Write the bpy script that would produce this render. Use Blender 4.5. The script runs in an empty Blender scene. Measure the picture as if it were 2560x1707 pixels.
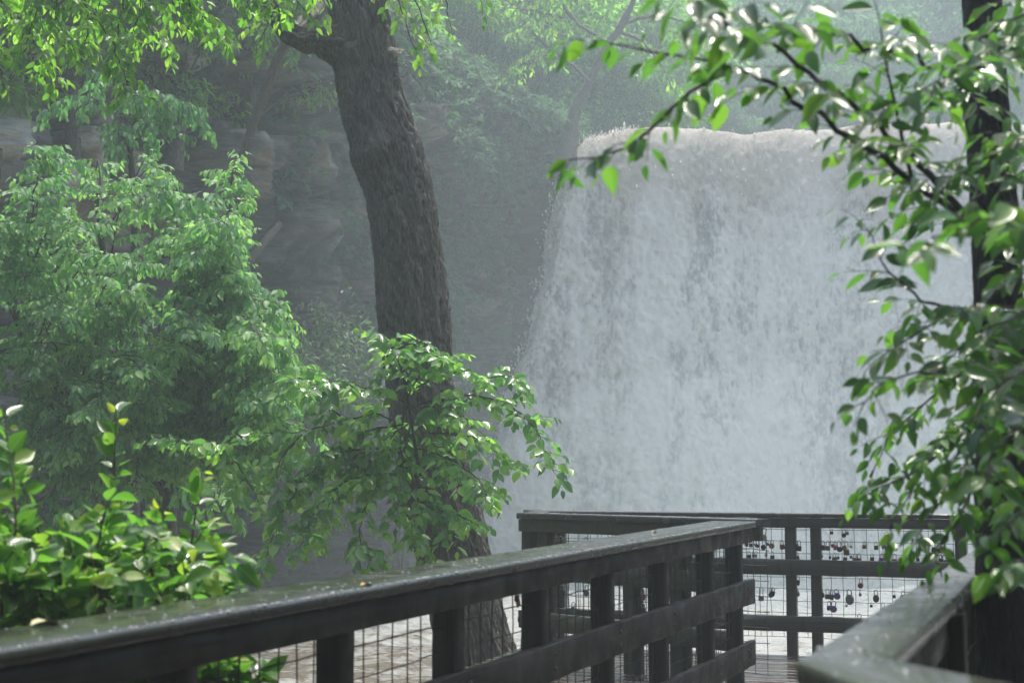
import bpy, math
import numpy as np

# ------------------------------------------------------------------ scene basics
sc = bpy.context.scene
COL = sc.collection
F = 3556.0; CX = 1280.0; CY = 853.5
PITCH = math.atan(336.5 / F); CAMZ = 1.35
RNG = np.random.RandomState(11)
UP = np.array([0., 0., 1.])

def A3(*a): return np.array(a, float)
def nrm(v):
    v = np.asarray(v, float)
    return v / (np.linalg.norm(v, axis=-1, keepdims=True) + 1e-12)

def raydir(px, py):
    up = -(py - CY)
    return A3(px - CX, F * math.cos(PITCH) - up * math.sin(PITCH), F * math.sin(PITCH) + up * math.cos(PITCH))
def P(px, py, Y):                      # a point Y metres ahead
    d = raydir(px, py); return A3(0, 0, CAMZ) + d * (Y / d[1])
def PZ(px, py, z):                     # a point on a level plane
    d = raydir(px, py); return A3(0, 0, CAMZ) + d * ((z - CAMZ) / d[2])
def PV(px, py, A, B):                  # a point on the upright plane through A and B
    d = raydir(px, py); t = B - A; n = A3(t[1], -t[0], 0)
    o = A3(0, 0, CAMZ); k = np.dot(A - o, n) / np.dot(d, n)
    return o + d * k

# ------------------------------------------------------------------ noise (numpy)
def _h(ix, iy, iz, seed):
    n = (ix.astype(np.int64) * 374761393 + iy.astype(np.int64) * 668265263 + iz.astype(np.int64) * 2147483647 + seed * 974634777) & 0xffffffff
    n = ((n ^ (n >> 13)) * 1274126177) & 0xffffffff
    n = ((n ^ (n >> 16)) * 2246822519) & 0xffffffff
    n = n ^ (n >> 15)
    return (n & 0xffffff) / float(0xffffff)
def vnoise(p, seed=0):
    p = np.asarray(p, float); i = np.floor(p).astype(np.int64); f = p - i
    f = f * f * (3 - 2 * f); x, y, z = i[..., 0], i[..., 1], i[..., 2]
    r = 0
    for dx in (0, 1):
        wx = f[..., 0] if dx else 1 - f[..., 0]
        for dy in (0, 1):
            wy = f[..., 1] if dy else 1 - f[..., 1]
            for dz in (0, 1):
                wz = f[..., 2] if dz else 1 - f[..., 2]
                r = r + wx * wy * wz * _h(x + dx, y + dy, z + dz, seed)
    return r
def fbm(p, oct=4, seed=0, gain=.5):
    p = np.asarray(p, float); a = 1.; s = 0.; t = 0.
    for k in range(oct):
        s = s + a * vnoise(p * (2.03 ** k), seed + k * 17); t += a; a *= gain
    return s / t
def sstep(a, b, x):
    t = np.clip((x - a) / (b - a), 0, 1); return t * t * (3 - 2 * t)

# ------------------------------------------------------------------ mesh builder
class MB:
    def __init__(s): s.v = []; s.l = []; s.c = []; s.a = []; s.n = 0
    def add(s, V, loops, counts, att=None):
        V = np.asarray(V, float).reshape(-1, 3)
        s.v.append(V); s.l.append(np.asarray(loops, np.int64).ravel() + s.n); s.c.append(np.asarray(counts, np.int64).ravel())
        s.a.append(np.zeros((len(V), 3)) if att is None else np.asarray(att, float).reshape(-1, 3)); s.n += len(V)
    def grid(s, V, nu, nv, wrap=False, att=None):     # V is (nu, nv, 3); wrap closes v
        i, j = np.meshgrid(np.arange(nu - 1), np.arange(nv if wrap else nv - 1), indexing='ij')
        j2 = (j + 1) % nv
        q = np.stack([i * nv + j, (i + 1) * nv + j, (i + 1) * nv + j2, i * nv + j2], -1).reshape(-1, 4)
        s.add(np.reshape(V, (-1, 3)), q, np.full(len(q), 4), att)
    def build(s, name, mat, parent=None, smooth=False):
        me = bpy.data.meshes.new(name)
        V = np.concatenate(s.v); L = np.concatenate(s.l); C = np.concatenate(s.c); Aa = np.concatenate(s.a)
        o = bpy.data.objects.new(name, me); COL.objects.link(o)
        if parent is not None:
            o.parent = parent; V = V - np.array(parent.location)
        me.vertices.add(len(V)); me.vertices.foreach_set('co', V.astype(np.float32).ravel())
        me.loops.add(len(L)); me.loops.foreach_set('vertex_index', L.astype(np.int32))
        me.polygons.add(len(C)); st = np.concatenate([[0], np.cumsum(C)[:-1]])
        me.polygons.foreach_set('loop_start', st.astype(np.int32)); me.polygons.foreach_set('loop_total', C.astype(np.int32))
        if smooth: me.polygons.foreach_set('use_smooth', np.ones(len(C), bool))
        me.update(calc_edges=True)
        at = me.attributes.new('bc', 'FLOAT_VECTOR', 'POINT'); at.data.foreach_set('vector', Aa.astype(np.float32).ravel())
        me.materials.append(mat)
        return o

def thing(name, label, cat, loc=(0, 0, 0), group=None):
    o = bpy.data.objects.new(name, None); COL.objects.link(o); o.location = loc; o.empty_display_size = .2
    return tag(o, label, cat, group)
def tag(o, label, cat, group=None):
    o['label'] = label; o['category'] = cat
    if group: o['group'] = group
    return o
def kind(o, k): o['kind'] = k; return o

def beam(mb, p0, p1, side, w, h, ch=.004, segs=10, jit=.0015, rnd=None):
    """a sawn board from p0 to p1 (centre line): w across `side`, h upright"""
    p0 = np.asarray(p0, float); p1 = np.asarray(p1, float)
    t = nrm(p1 - p0); s = nrm(side - t * np.dot(side, t)); u = np.cross(s, t)
    if u[2] < 0 or (abs(u[2]) < .1 and u[1] > 0): u = -u
    a, b = w / 2, h / 2; c = ch
    pr = [(a, -b + c), (a, b - c), (a - c, b), (-a + c, b), (-a, b - c), (-a, -b + c), (-a + c, -b), (a - c, -b)]
    if np.dot(np.cross(s, u), t) < 0: pr = pr[::-1]
    pr = np.array(pr); L = np.linalg.norm(p1 - p0)
    r = RNG.rand() if rnd is None else rnd
    k = np.linspace(0, 1, segs + 1)
    J = RNG.randn(segs + 1, 8, 2) * jit
    c0 = p0[None] + (p1 - p0)[None] * k[:, None]
    V = c0[:, None] + (pr[None, :, 0] + J[..., 0])[..., None] * s + (pr[None, :, 1] + J[..., 1])[..., None] * u
    per = pr[:, 0] + pr[:, 1] * 1.37
    att = np.stack([np.repeat((k * L)[:, None], 8, 1), np.repeat(per[None], segs + 1, 0), np.full((segs + 1, 8), r)], -1)
    n0 = mb.n
    mb.grid(V, segs + 1, 8, True, att)
    mb.add(V[0], list(range(8))[::-1], [8], att[0]); mb.add(V[-1], list(range(8)), [8], att[-1])

def catmull(pts, n):
    pts = np.asarray(pts, float)
    if len(pts) == 2: return pts[0] + (pts[1] - pts[0]) * np.linspace(0, 1, n)[:, None]
    q = np.concatenate([[2 * pts[0] - pts[1]], pts, [2 * pts[-1] - pts[-2]]])
    u = np.linspace(0, len(pts) - 1 - 1e-6, n); i = u.astype(int); f = (u - i)[:, None]
    a, b, c, d = q[i], q[i + 1], q[i + 2], q[i + 3]
    return .5 * (2 * b + (c - a) * f + (2 * a - 5 * b + 4 * c - d) * f ** 2 + (3 * b - a - 3 * c + d) * f ** 3)

def tube(mb, pts, rad, n=6, att=None, cap=True):
    pts = np.asarray(pts, float); m = len(pts); rad = np.broadcast_to(np.asarray(rad, float), (m,))
    T = nrm(np.gradient(pts, axis=0)); ref = A3(.13, .07, 1) if abs(T[0][2]) < .8 else A3(1, .1, .05)
    s = nrm(np.cross(T, ref)); u = np.cross(s, T)
    a = np.arange(n) / n * 2 * math.pi
    V = pts[:, None] + rad[:, None, None] * (np.cos(a)[None, :, None] * s[:, None] + np.sin(a)[None, :, None] * u[:, None])
    L = np.concatenate([[0], np.cumsum(np.linalg.norm(np.diff(pts, axis=0), axis=1))])
    at = np.stack([np.repeat(L[:, None], n, 1), np.repeat((a * rad.mean())[None], m, 0), np.full((m, n), RNG.rand() if att is None else att)], -1)
    mb.grid(V, m, n, True, at)
    if cap:
        mb.add(V[-1], list(range(n))[::-1], [n], at[-1]); mb.add(V[0], list(range(n)), [n], at[0])

# ------------------------------------------------------------------ leaves
def leaf_template(st):
    """stations (u, halfwidth); returns verts (u, v, rib), loops, counts"""
    V = [(0, 0, 0)]; tri = []; quad = []
    for (u, w) in st: V += [(u, 0, 0), (u, w, 1), (u, -w, 1)]
    V.append((1, 0, 0)); e = len(V) - 1
    lo = []; co = []
    def f(*q): lo.extend(q); co.append(len(q))
    f(0, 1, 2); f(0, 3, 1)
    for k in range(len(st) - 1):
        a = 1 + 3 * k; b = a + 3
        f(a, b, b + 1, a + 1); f(a, a + 2, b + 2, b)
    a = 1 + 3 * (len(st) - 1)
    f(a, e, a + 1); f(a, a + 2, e)
    return np.array(V, float), np.array(lo), np.array(co)
LEAF_LO = leaf_template([(.3, .46), (.66, .36)])
LEAF_MD = leaf_template([(.15, .33), (.38, .5), (.65, .4), (.86, .17)])
LEAF_HI = leaf_template([(.08, .2), (.2, .4), (.36, .5), (.52, .48), (.68, .37), (.82, .22), (.92, .09)])

class Foliage(MB):
    def __init__(s, tpl, width=.5, curl=.25, fold=.25, seed=1):
        super().__init__(); s.t = tpl; s.w = width; s.cu = curl; s.fo = fold; s.r = np.random.RandomState(seed); s.buf = []
    def leaf(s, p, d, n, L, tint): s.buf.append((p, d, n, L, tint))
    def many(s, Pp, D, N, L, tint):
        m = len(Pp); D = nrm(D); N = N - D * (N * D).sum(1, keepdims=True); N = nrm(N); S = np.cross(N, D)
        T, lo, co = s.t; k = len(T)
        u, v, rib = T[:, 0], T[:, 1], T[:, 2]
        L = np.broadcast_to(np.asarray(L, float), (m,))
        cu = s.cu * (s.r.rand(m) * 1.3 - .15); fo = s.fo * (.3 + s.r.rand(m)); wd = s.w * (.85 + .3 * s.r.rand(m)); tw = (s.r.rand(m) - .5) * .5
        wav = (s.r.rand(m) - .5) * .12
        X = u[None] * np.ones((m, 1))
        Yv = v[None] * wd[:, None]
        Z = np.abs(v)[None] * fo[:, None] - cu[:, None] * (u ** 2)[None] + tw[:, None] * u[None] * Yv + wav[:, None] * np.sin(u * 7)[None] * v[None]
        V = Pp[:, None] + L[:, None, None] * (X[..., None] * D[:, None] + Yv[..., None] * S[:, None] + Z[..., None] * N[:, None])
        att = np.stack([X, np.abs(v)[None] * 2 * np.ones((m, 1)), np.broadcast_to(np.asarray(tint, float)[:, None], (m, k))], -1)
        loops = (lo[None] + (np.arange(m) * k)[:, None]).ravel()
        s.add(V, loops, np.tile(co, m), att)
    def flush(s):
        if s.buf:
            p, d, n, L, t = zip(*s.buf); s.many(np.array(p), np.array(d), np.array(n), np.array(L), np.array(t)); s.buf = []
    def build(s, *a, **k): s.flush(); return super().build(*a, **k)

def bough(FO, WO, pts, r0, r1, sp=.15, tl=(.2, .5), droop=.6, lL=(.08, .11), lsp=.05, hang=.5, tint=(.2, .8), start=.15,
          spread=1., open_=(0, -.4, 0), twr=.003, lift=.2, side=.8, sub=0., tip=True, n=None):
    r = FO.r; pts = np.asarray(pts, float)
    L = np.linalg.norm(np.diff(pts, axis=0), axis=1).sum()
    m = n or max(8, int(L / .06)); m = min(m, 70)
    pl = catmull(pts, m)
    pl[1:-1] += r.randn(m - 2, 3) * min(.012, L * .004)
    if WO is not None: tube(WO, pl, np.linspace(r0, r1, m), 6)
    seg = np.concatenate([[0], np.cumsum(np.linalg.norm(np.diff(pl, axis=0), axis=1))]); L = seg[-1]
    op = np.asarray(open_, float)
    def twig(p, d, ln, lev):
        ns = max(4, int(ln / .05)); ns = min(ns, 12); q = [p]; d = nrm(d)
        for k in range(ns):
            d = nrm(d + A3(0, 0, -droop / ns) + r.randn(3) * .07); q.append(q[-1] + d * ln / ns)
        q = np.array(q)
        if WO is not None: tube(WO, q, np.linspace(twr, twr * .45, ns + 1), 4, cap=False)
        leaves(q, ln, lev)
        if sub > 0 and lev == 0:
            for k in range(1, ns):
                if r.rand() < sub:
                    dd = nrm(q[k + 1] - q[k]); sd = nrm(np.cross(dd, UP) + 1e-6) * r.choice([-1, 1])
                    twig(q[k], dd * .6 + sd * .8, ln * (.35 + .3 * r.rand()), 1)
    def leaves(q, ln, lev):
        sl = np.concatenate([[0], np.cumsum(np.linalg.norm(np.diff(q, axis=0), axis=1))])
        nl = max(2, int(ln / lsp)); tb = r.uniform(*tint)
        for k in range(nl + 1):
            a = ln * (.12 + .88 * (k + .3 * r.rand()) / nl); a = min(a, sl[-1]); i = min(np.searchsorted(sl, a, 'right') - 1, len(q) - 2)
            pp = q[i] + (q[i + 1] - q[i]) * ((a - sl[i]) / max(sl[i + 1] - sl[i], 1e-6)); td = nrm(q[i + 1] - q[i])
            sd = np.cross(td, UP + r.randn(3) * .15); sd = nrm(sd) * (1 if k % 2 else -1)
            last = k == nl
            d = td * (.9 if last else .55) + sd * (.1 if last else side) + A3(0, 0, -hang * (.5 + r.rand())) + r.randn(3) * .18
            nn = UP * .8 + op + r.randn(3) * .45
            LL = r.uniform(*lL) * (.75 + .35 * math.sin(math.pi * min(1, (k + .6) / (nl + .6)))) * (.8 if last else 1)
            FO.leaf(pp + nrm(d) * .008, d, nn, LL, np.clip(tb + r.randn() * .16 + .12 * (k / nl), 0, 1))
    a = L * start; sg = 1
    while a < L:
        i = min(np.searchsorted(seg, a, 'right') - 1, m - 2); f = (a - seg[i]) / max(seg[i + 1] - seg[i], 1e-6)
        p = pl[i] + (pl[i + 1] - pl[i]) * f; T = nrm(pl[i + 1] - pl[i])
        S = nrm(np.cross(T, UP + r.randn(3) * .2)) * sg; sg = -sg
        d = T * (.35 + .5 * r.rand()) + S * spread * (.3 + .7 * r.rand()) + UP * (lift * r.rand() * 2 - lift * .5) + r.randn(3) * .12
        twig(p, d, r.uniform(*tl) * (1.1 - .45 * a / L), 0)
        a += sp * (.6 + .8 * r.rand())
    if tip: twig(pl[-1], pl[-1] - pl[-2], r.uniform(*tl) * .6, 1)

# ------------------------------------------------------------------ materials
class M:
    def __init__(s, name):
        s.m = bpy.data.materials.new(name); s.m.use_nodes = True; s.t = s.m.node_tree; s.t.nodes.clear()
        s.out = s.t.nodes.new('ShaderNodeOutputMaterial')
    def n(s, typ, ins=None, **kw):
        x = s.t.nodes.new(typ)
        for k, v in kw.items(): setattr(x, k, v)
        for k, v in (ins or {}).items():
            if hasattr(v, 'is_output') or isinstance(v, bpy.types.NodeSocket): s.t.links.new(v, x.inputs[k])
            else: x.inputs[k].default_value = v
        return x
    def attr(s): return s.n('ShaderNodeAttribute', attribute_name='bc').outputs['Vector']
    def sep(s, v): return s.n('ShaderNodeSeparateXYZ', {0: v}).outputs
    def mapv(s, v, scale, loc=(0, 0, 0)): return s.n('ShaderNodeMapping', {'Vector': v, 'Scale': scale, 'Location': loc}).outputs[0]
    def noise(s, v, scale, detail=4, rough=.55, dist=0): return s.n('ShaderNodeTexNoise', {'Vector': v, 'Scale': scale, 'Detail': detail, 'Roughness': rough, 'Distortion': dist}).outputs['Fac']
    def ramp(s, f, stops):
        x = s.n('ShaderNodeValToRGB', {0: f}); e = x.color_ramp.elements
        while len(e) < len(stops): e.new(.5)
        for k, (p, c) in enumerate(stops):
            e[k].position = p; e[k].color = (c, c, c, 1) if not hasattr(c, '__len__') else (*c, 1)
        return x.outputs['Color']
    def mix(s, f, a, b, mode='MIX'):
        x = s.n('ShaderNodeMix', data_type='RGBA', blend_type=mode)
        for k, v in ((0, f), (6, a), (7, b)):
            if isinstance(v, bpy.types.NodeSocket): s.t.links.new(v, x.inputs[k])
            else: x.inputs[k].default_value = v if k == 0 else ((*v, 1) if len(v) == 3 else v)
        return x.outputs[2]
    def math(s, op, a, b=0.): return s.n('ShaderNodeMath', {0: a, 1: b}, operation=op).outputs[0]
    def bump(s, h, st, dist=.02): return s.n('ShaderNodeBump', {'Height': h, 'Strength': st, 'Distance': dist}).outputs[0]
    def bsdf(s, **k):
        return s.n('ShaderNodeBsdfPrincipled', {kk.replace('_', ' '): v for kk, v in k.items()}).outputs[0]
    def done(s, sh): s.t.links.new(sh, s.out.inputs['Surface']); return s.m

def leaf_mat(name, dark, light, young, trans=.45, rough=.32, coat=.3, tcol=1.9, yellow=.92):
    m = M(name); u, v, t = m.sep(m.attr())
    base = m.ramp(t, [(0, dark), (.55, light), (yellow, young)])
    vein = m.math('SINE', m.math('MULTIPLY', m.math('ADD', u, m.math('MULTIPLY', v, -.22)), 52.))
    rib = m.ramp(v, [(0, 1.), (.1, 0.)])
    base = m.mix(m.math('MULTIPLY', rib, .3), base, young)
    back = m.n('ShaderNodeNewGeometry').outputs['Backfacing']
    base = m.mix(m.math('MULTIPLY', back, .35), base, tuple(min(1, c * 1.5 + .02) for c in light))
    tc = m.mix(1., base, (tcol, tcol * 1.06, tcol * .55), 'MULTIPLY')
    nb = m.bump(vein, .25, .002)
    p = m.bsdf(Base_Color=base, Roughness=rough, Coat_Weight=coat, Coat_Roughness=.18, Normal=nb)
    tr = m.n('ShaderNodeBsdfTranslucent', {'Color': tc}).outputs[0]
    return m.done(m.n('ShaderNodeMixShader', {0: trans, 1: p, 2: tr}).outputs[0])

ML = {
 'right': leaf_mat('glossy_leaf', (.03, .095, .022), (.065, .18, .03), (.17, .33, .045), .42, .24, .45),
 'front': leaf_mat('shrub_leaf', (.035, .11, .022), (.09, .23, .035), (.32, .40, .06), .46, .27, .35),
 'sap': leaf_mat('sapling_leaf', (.045, .125, .042), (.10, .25, .065), (.23, .40, .09), .48, .22, .5),
 'left': leaf_mat('understory_leaf', (.042, .14, .07), (.11, .27, .12), (.25, .43, .15), .48, .5, .04),
 'lime': leaf_mat('canopy_leaf', (.045, .14, .025), (.10, .25, .04), (.24, .40, .07), .55, .35, .15),
 'far': leaf_mat('far_leaf', (.055, .15, .045), (.13, .29, .06), (.28, .44, .08), .6, .6, .0),
 'slope': leaf_mat('haze_tinted_leaf', (.03, .085, .05), (.07, .17, .095), (.13, .26, .13), .5, .65, .0),  # distance haze put into the leaf colour as a duller blue green
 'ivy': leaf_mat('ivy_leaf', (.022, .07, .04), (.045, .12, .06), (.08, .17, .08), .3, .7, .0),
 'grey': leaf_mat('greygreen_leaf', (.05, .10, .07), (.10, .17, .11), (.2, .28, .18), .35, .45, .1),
}

def bark_mat(name, c0, c1, wet=.5, sx=9, sz=2.2):
    m = M(name); g = m.n('ShaderNodeNewGeometry').outputs['Position']
    n1 = m.noise(m.mapv(g, (sx, sx, sz)), 4, 6, .65, .4); n2 = m.noise(g, 1.3, 3)
    n3 = m.noise(m.mapv(g, (30, 30, 9)), 3, 3)
    c = m.ramp(n1, [(.3, c0), (.72, c1)])
    c = m.mix(m.ramp(n2, [(.5, 0.), (.75, .5)]), c, tuple(x * .55 + .006 for x in (c1[0], c1[1] * 1.25, c1[2] * .8)))
    ro = m.ramp(n3, [(.35, .75 - .35 * wet), (.65, .95 - .3 * wet)])
    return m.done(m.bsdf(Base_Color=c, Roughness=ro, Normal=m.bump(m.math('ADD', n1, m.math('MULTIPLY', n3, .4)), .8, .03)))
BARK = bark_mat('dark_bark', (.026, .022, .018), (.20, .175, .14), .5, 12, 3)
BARKD = bark_mat('wet_black_bark', (.003, .003, .003), (.013, .013, .012), .7)
BARKG = bark_mat('grey_bark', (.02, .02, .017), (.10, .09, .075), .3)
TWIG = bark_mat('twig_bark', (.018, .014, .01), (.06, .045, .032), .6)
TWIGR = bark_mat('shoot_bark', (.05, .03, .018), (.14, .09, .05), .5)
LOGM = bark_mat('pale_dead_wood', (.05, .045, .035), (.15, .125, .095), .2, 14, 3)

def wood_mat(name, c0, c1, green, wet, gl=.5, ct=.25, spc=.5):
    m = M(name); b = m.attr(); u, v, r = m.sep(b); g = m.n('ShaderNodeNewGeometry').outputs
    sh = m.n('ShaderNodeCombineXYZ', {0: m.math('MULTIPLY', u, 1.6), 1: m.math('MULTIPLY', v, 55.), 2: m.math('MULTIPLY', r, 31.)}).outputs[0]
    gr = m.noise(sh, 1., 5, .6, .6)
    st = m.noise(m.mapv(g['Position'], (3, 3, 1.2)), 2.2, 5, .6)
    fine = m.noise(g['Position'], 60, 3, .6)
    c = m.ramp(gr, [(.28, c0), (.7, c1)])
    c = m.mix(m.math('MULTIPLY', m.ramp(r, [(0, 0.), (1, 1.)]), .35), c, tuple(x * .62 for x in c1))
    c = m.mix(m.ramp(st, [(.42, 0.), (.72, gl)]), c, green)
    drip = m.noise(m.mapv(g['Position'], (22, 22, 1.1)), 1., 3, .5)
    c = m.mix(m.ramp(drip, [(.55, 0.), (.75, .55)]), c, tuple(x * .45 for x in c0))
    wn = m.noise(g['Position'], 7, 4, .6)
    ro = m.ramp(wn, [(.35, wet[0]), (.65, wet[1])])
    h = m.math('ADD', gr, m.math('MULTIPLY', fine, .5))
    return m.done(m.bsdf(Base_Color=c, Roughness=ro, Coat_Weight=ct, Coat_Roughness=.15, Specular_IOR_Level=spc, Normal=m.bump(h, .35, .004)))
WOOD = wood_mat('shaded_weathered_board', (.004, .0035, .003), (.036, .028, .019), (.012, .014, .008), (.38, .75), .5, .0, .25)  # near railings: board colour darkened below the far boards to stand in for shade
WOODA = wood_mat('grey_weathered_board', (.010, .009, .008), (.062, .054, .043), (.024, .028, .015), (.32, .7), .4)
WOODG = wood_mat('mossy_board', (.018, .017, .011), (.06, .058, .036), (.05, .058, .022), (.45, .8), .8)
CAPW = wood_mat('wet_mossy_cap', (.017, .018, .014), (.048, .048, .038), (.026, .036, .02), (.12, .34), .6, .0, .5)
CAPG = wood_mat('wet_grey_cap', (.035, .035, .031), (.09, .09, .082), (.04, .06, .03), (.08, .3), .22)
DECKM = wood_mat('wet_deck_plank', (.022, .018, .014), (.07, .058, .045), (.035, .035, .022), (.06, .26), .4)

def simple(name, col, rough=.5, metal=0., var=.25, scale=40.):
    m = M(name); g = m.n('ShaderNodeNewGeometry').outputs['Position']; n = m.noise(g, scale, 3)
    c = m.mix(n, tuple(x * (1 - var) for x in col), tuple(min(1, x * (1 + var)) for x in col))
    return m.done(m.bsdf(Base_Color=c, Roughness=m.ramp(n, [(.3, rough * .7), (.7, min(1, rough * 1.3))]), Metallic=metal))
WIRE = simple('dull_wire', (.06, .06, .058), .5, .6)

def rock_mat(name):
    m = M(name); geo = m.n('ShaderNodeNewGeometry').outputs; g = geo['Position']
    n1 = m.noise(m.mapv(g, (.6, .6, 2.6)), 1.6, 8, .62, .3); n2 = m.noise(g, .45, 4, .5); n3 = m.noise(m.mapv(g, (1, 1, 7)), 3., 5, .6)
    n4 = m.noise(m.mapv(g, (1.6, 1.6, .5)), .8, 4, .55)
    y_ = m.sep(g)[1]
    c = m.ramp(n1, [(.3, (.018, .018, .019)), (.5, (.09, .088, .084)), (.7, (.27, .26, .235))])
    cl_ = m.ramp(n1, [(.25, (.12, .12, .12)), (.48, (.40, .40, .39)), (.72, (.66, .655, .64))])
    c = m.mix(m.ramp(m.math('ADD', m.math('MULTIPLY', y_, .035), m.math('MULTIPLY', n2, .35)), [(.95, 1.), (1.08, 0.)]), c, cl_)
    c = m.mix(m.ramp(n4, [(.52, 0.), (.66, .75)]), c, (.17, .125, .07))
    c = m.mix(m.ramp(n2, [(.42, 0.), (.62, .6)]), c, (.035, .035, .038))
    bk = m.sep(m.attr())[0]
    c = m.mix(1., c, m.ramp(bk, [(0, (.55, .55, .56)), (.5, (.95, .95, .95)), (1, (1.5, 1.45, 1.35))]), 'MULTIPLY')
    nz = m.sep(geo['Normal'])[2]
    moss = m.math('MULTIPLY', m.ramp(nz, [(.25, 0.), (.7, 1.)]), m.ramp(n2, [(.35, 0.), (.55, .9)]))
    c = m.mix(moss, c, (.035, .065, .022))
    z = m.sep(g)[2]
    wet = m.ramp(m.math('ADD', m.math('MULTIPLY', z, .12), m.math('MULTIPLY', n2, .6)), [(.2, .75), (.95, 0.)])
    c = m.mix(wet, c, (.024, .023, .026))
    return m.done(m.bsdf(Base_Color=c, Roughness=.75, Normal=m.bump(m.math('ADD', n1, n3), .9, .12)))
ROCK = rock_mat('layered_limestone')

def soil_mat():
    m = M('leaf_litter'); g = m.n('ShaderNodeNewGeometry').outputs['Position']
    n = m.noise(g, 1.2, 6, .6); n2 = m.noise(g, 14, 4, .7)
    c = m.ramp(n, [(.35, (.018, .014, .011)), (.55, (.022, .03, .013)), (.7, (.035, .06, .022))])
    c = m.mix(m.ramp(n2, [(.4, 0.), (.65, .7)]), c, (.035, .027, .02))
    return m.done(m.bsdf(Base_Color=c, Roughness=.9, Normal=m.bump(n2, .8, .05)))
SOIL = soil_mat()

# ------------------------------------------------------------------ camera and light
cam = bpy.data.cameras.new('camera'); co = bpy.data.objects.new('camera', cam); COL.objects.link(co)
co.location = (0, 0, CAMZ); co.rotation_euler = (math.pi / 2 + PITCH, 0, 0)
cam.lens = 50.0; cam.sensor_width = 36.0; cam.sensor_fit = 'HORIZONTAL'; cam.clip_start = .05; cam.clip_end = 500
cam.dof.use_dof = True; cam.dof.focus_distance = 12.6; cam.dof.aperture_fstop = 4.2
sc.camera = co

SUN_EL, SUN_AZ = 76.0, 22.0       # azimuth from +Y towards +X: light falls from beyond the waterfall
w = bpy.data.worlds.new('World'); sc.world = w; w.use_nodes = True
nt = w.node_tree; nt.nodes.clear()
sky = nt.nodes.new('ShaderNodeTexSky'); sky.sky_type = 'NISHITA'; sky.sun_disc = False
sky.sun_elevation = math.radians(SUN_EL); sky.sun_rotation = math.radians(SUN_AZ); sky.air_density = 1.0; sky.dust_density = 3.5
bg = nt.nodes.new('ShaderNodeBackground'); bg.inputs['Strength'].default_value = .15
wo = nt.nodes.new('ShaderNodeOutputWorld'); nt.links.new(sky.outputs[0], bg.inputs[0]); nt.links.new(bg.outputs[0], wo.inputs[0])
sl = bpy.data.lights.new('sun', 'SUN'); sl.energy = 2.4; sl.angle = math.radians(.6); sl.color = (1, .96, .89)
so = bpy.data.objects.new('sun', sl); COL.objects.link(so)
from mathutils import Vector
sd = Vector((math.sin(math.radians(SUN_AZ)) * math.cos(math.radians(SUN_EL)), math.cos(math.radians(SUN_AZ)) * math.cos(math.radians(SUN_EL)), math.sin(math.radians(SUN_EL))))
so.rotation_euler = sd.to_track_quat('Z', 'Y').to_euler(); so.location = (5, 30, 40)
sc.view_settings.view_transform = 'Standard'; sc.view_settings.look = 'None'; sc.view_settings.gamma = 1
sc.view_settings.exposure = 1.2
cy = sc.cycles
cy.max_bounces = 7; cy.diffuse_bounces = 3; cy.glossy_bounces = 2; cy.transmission_bounces = 4; cy.volume_bounces = 2; cy.transparent_max_bounces = 8
cy.use_denoising = True; cy.sample_clamp_indirect = 4; cy.caustics_reflective = False; cy.caustics_refractive = False

# ------------------------------------------------------------------ haze
def vol_mat(name, dens, col, anis):
    m = M(name)
    v = m.n('ShaderNodeVolumePrincipled', {'Color': (*col, 1), 'Density': dens, 'Anisotropy': anis})
    m.t.links.new(v.outputs[0], m.out.inputs['Volume']); return m.m
def boxmesh(mb, lo, hi):
    x0, y0, z0 = lo; x1, y1, z1 = hi
    V = [(x0, y0, z0), (x1, y0, z0), (x1, y1, z0), (x0, y1, z0), (x0, y0, z1), (x1, y0, z1), (x1, y1, z1), (x0, y1, z1)]
    mb.add(V, [0, 3, 2, 1, 4, 5, 6, 7, 0, 1, 5, 4, 1, 2, 6, 5, 2, 3, 7, 6, 3, 0, 4, 7], [4] * 6)
hb = MB(); boxmesh(hb, (-70, -26, -6.2), (70, 92, 38))
kind(hb.build('haze', vol_mat('haze_air', .0046, (.80, .92, .93), .1)), 'stuff')['label'] = 'pale drifting haze from the waterfall filling the gorge'
def ellipsoid(c, r, nu=14, nv=24):
    a = np.linspace(0.02, math.pi - .02, nu)[:, None]; b = np.arange(nv)[None] / nv * 2 * math.pi
    X = np.stack([np.sin(a) * np.cos(b), np.sin(a) * np.sin(b), np.cos(a) * np.ones_like(b)], -1)
    return np.array(c) + X * np.array(r)
for (c, r, d) in (((5.0, 32.0, -1.6), (8.5, 4.6, 5.6), .034), ((6.0, 32.6, -1.0), (10.5, 3.2, 8.5), .022), ((2.0, 28.5, 2.0), (12.5, 8.8, 11.0), .0062), ((9.0, 47.5, 15.0), (20.0, 8.5, 9.0), .010)):
    mb = MB(); E = ellipsoid(c, r); mb.grid(E, 14, 24, True)
    mb.add(E[0], list(range(24)), [24]); mb.add(E[-1], list(range(24))[::-1], [24])
    o = kind(mb.build('mist', vol_mat('mist_air', d, (.80, .91, .96), .15), smooth=True), 'stuff'); o['label'] = 'white spray mist hanging round the waterfall'

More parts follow.
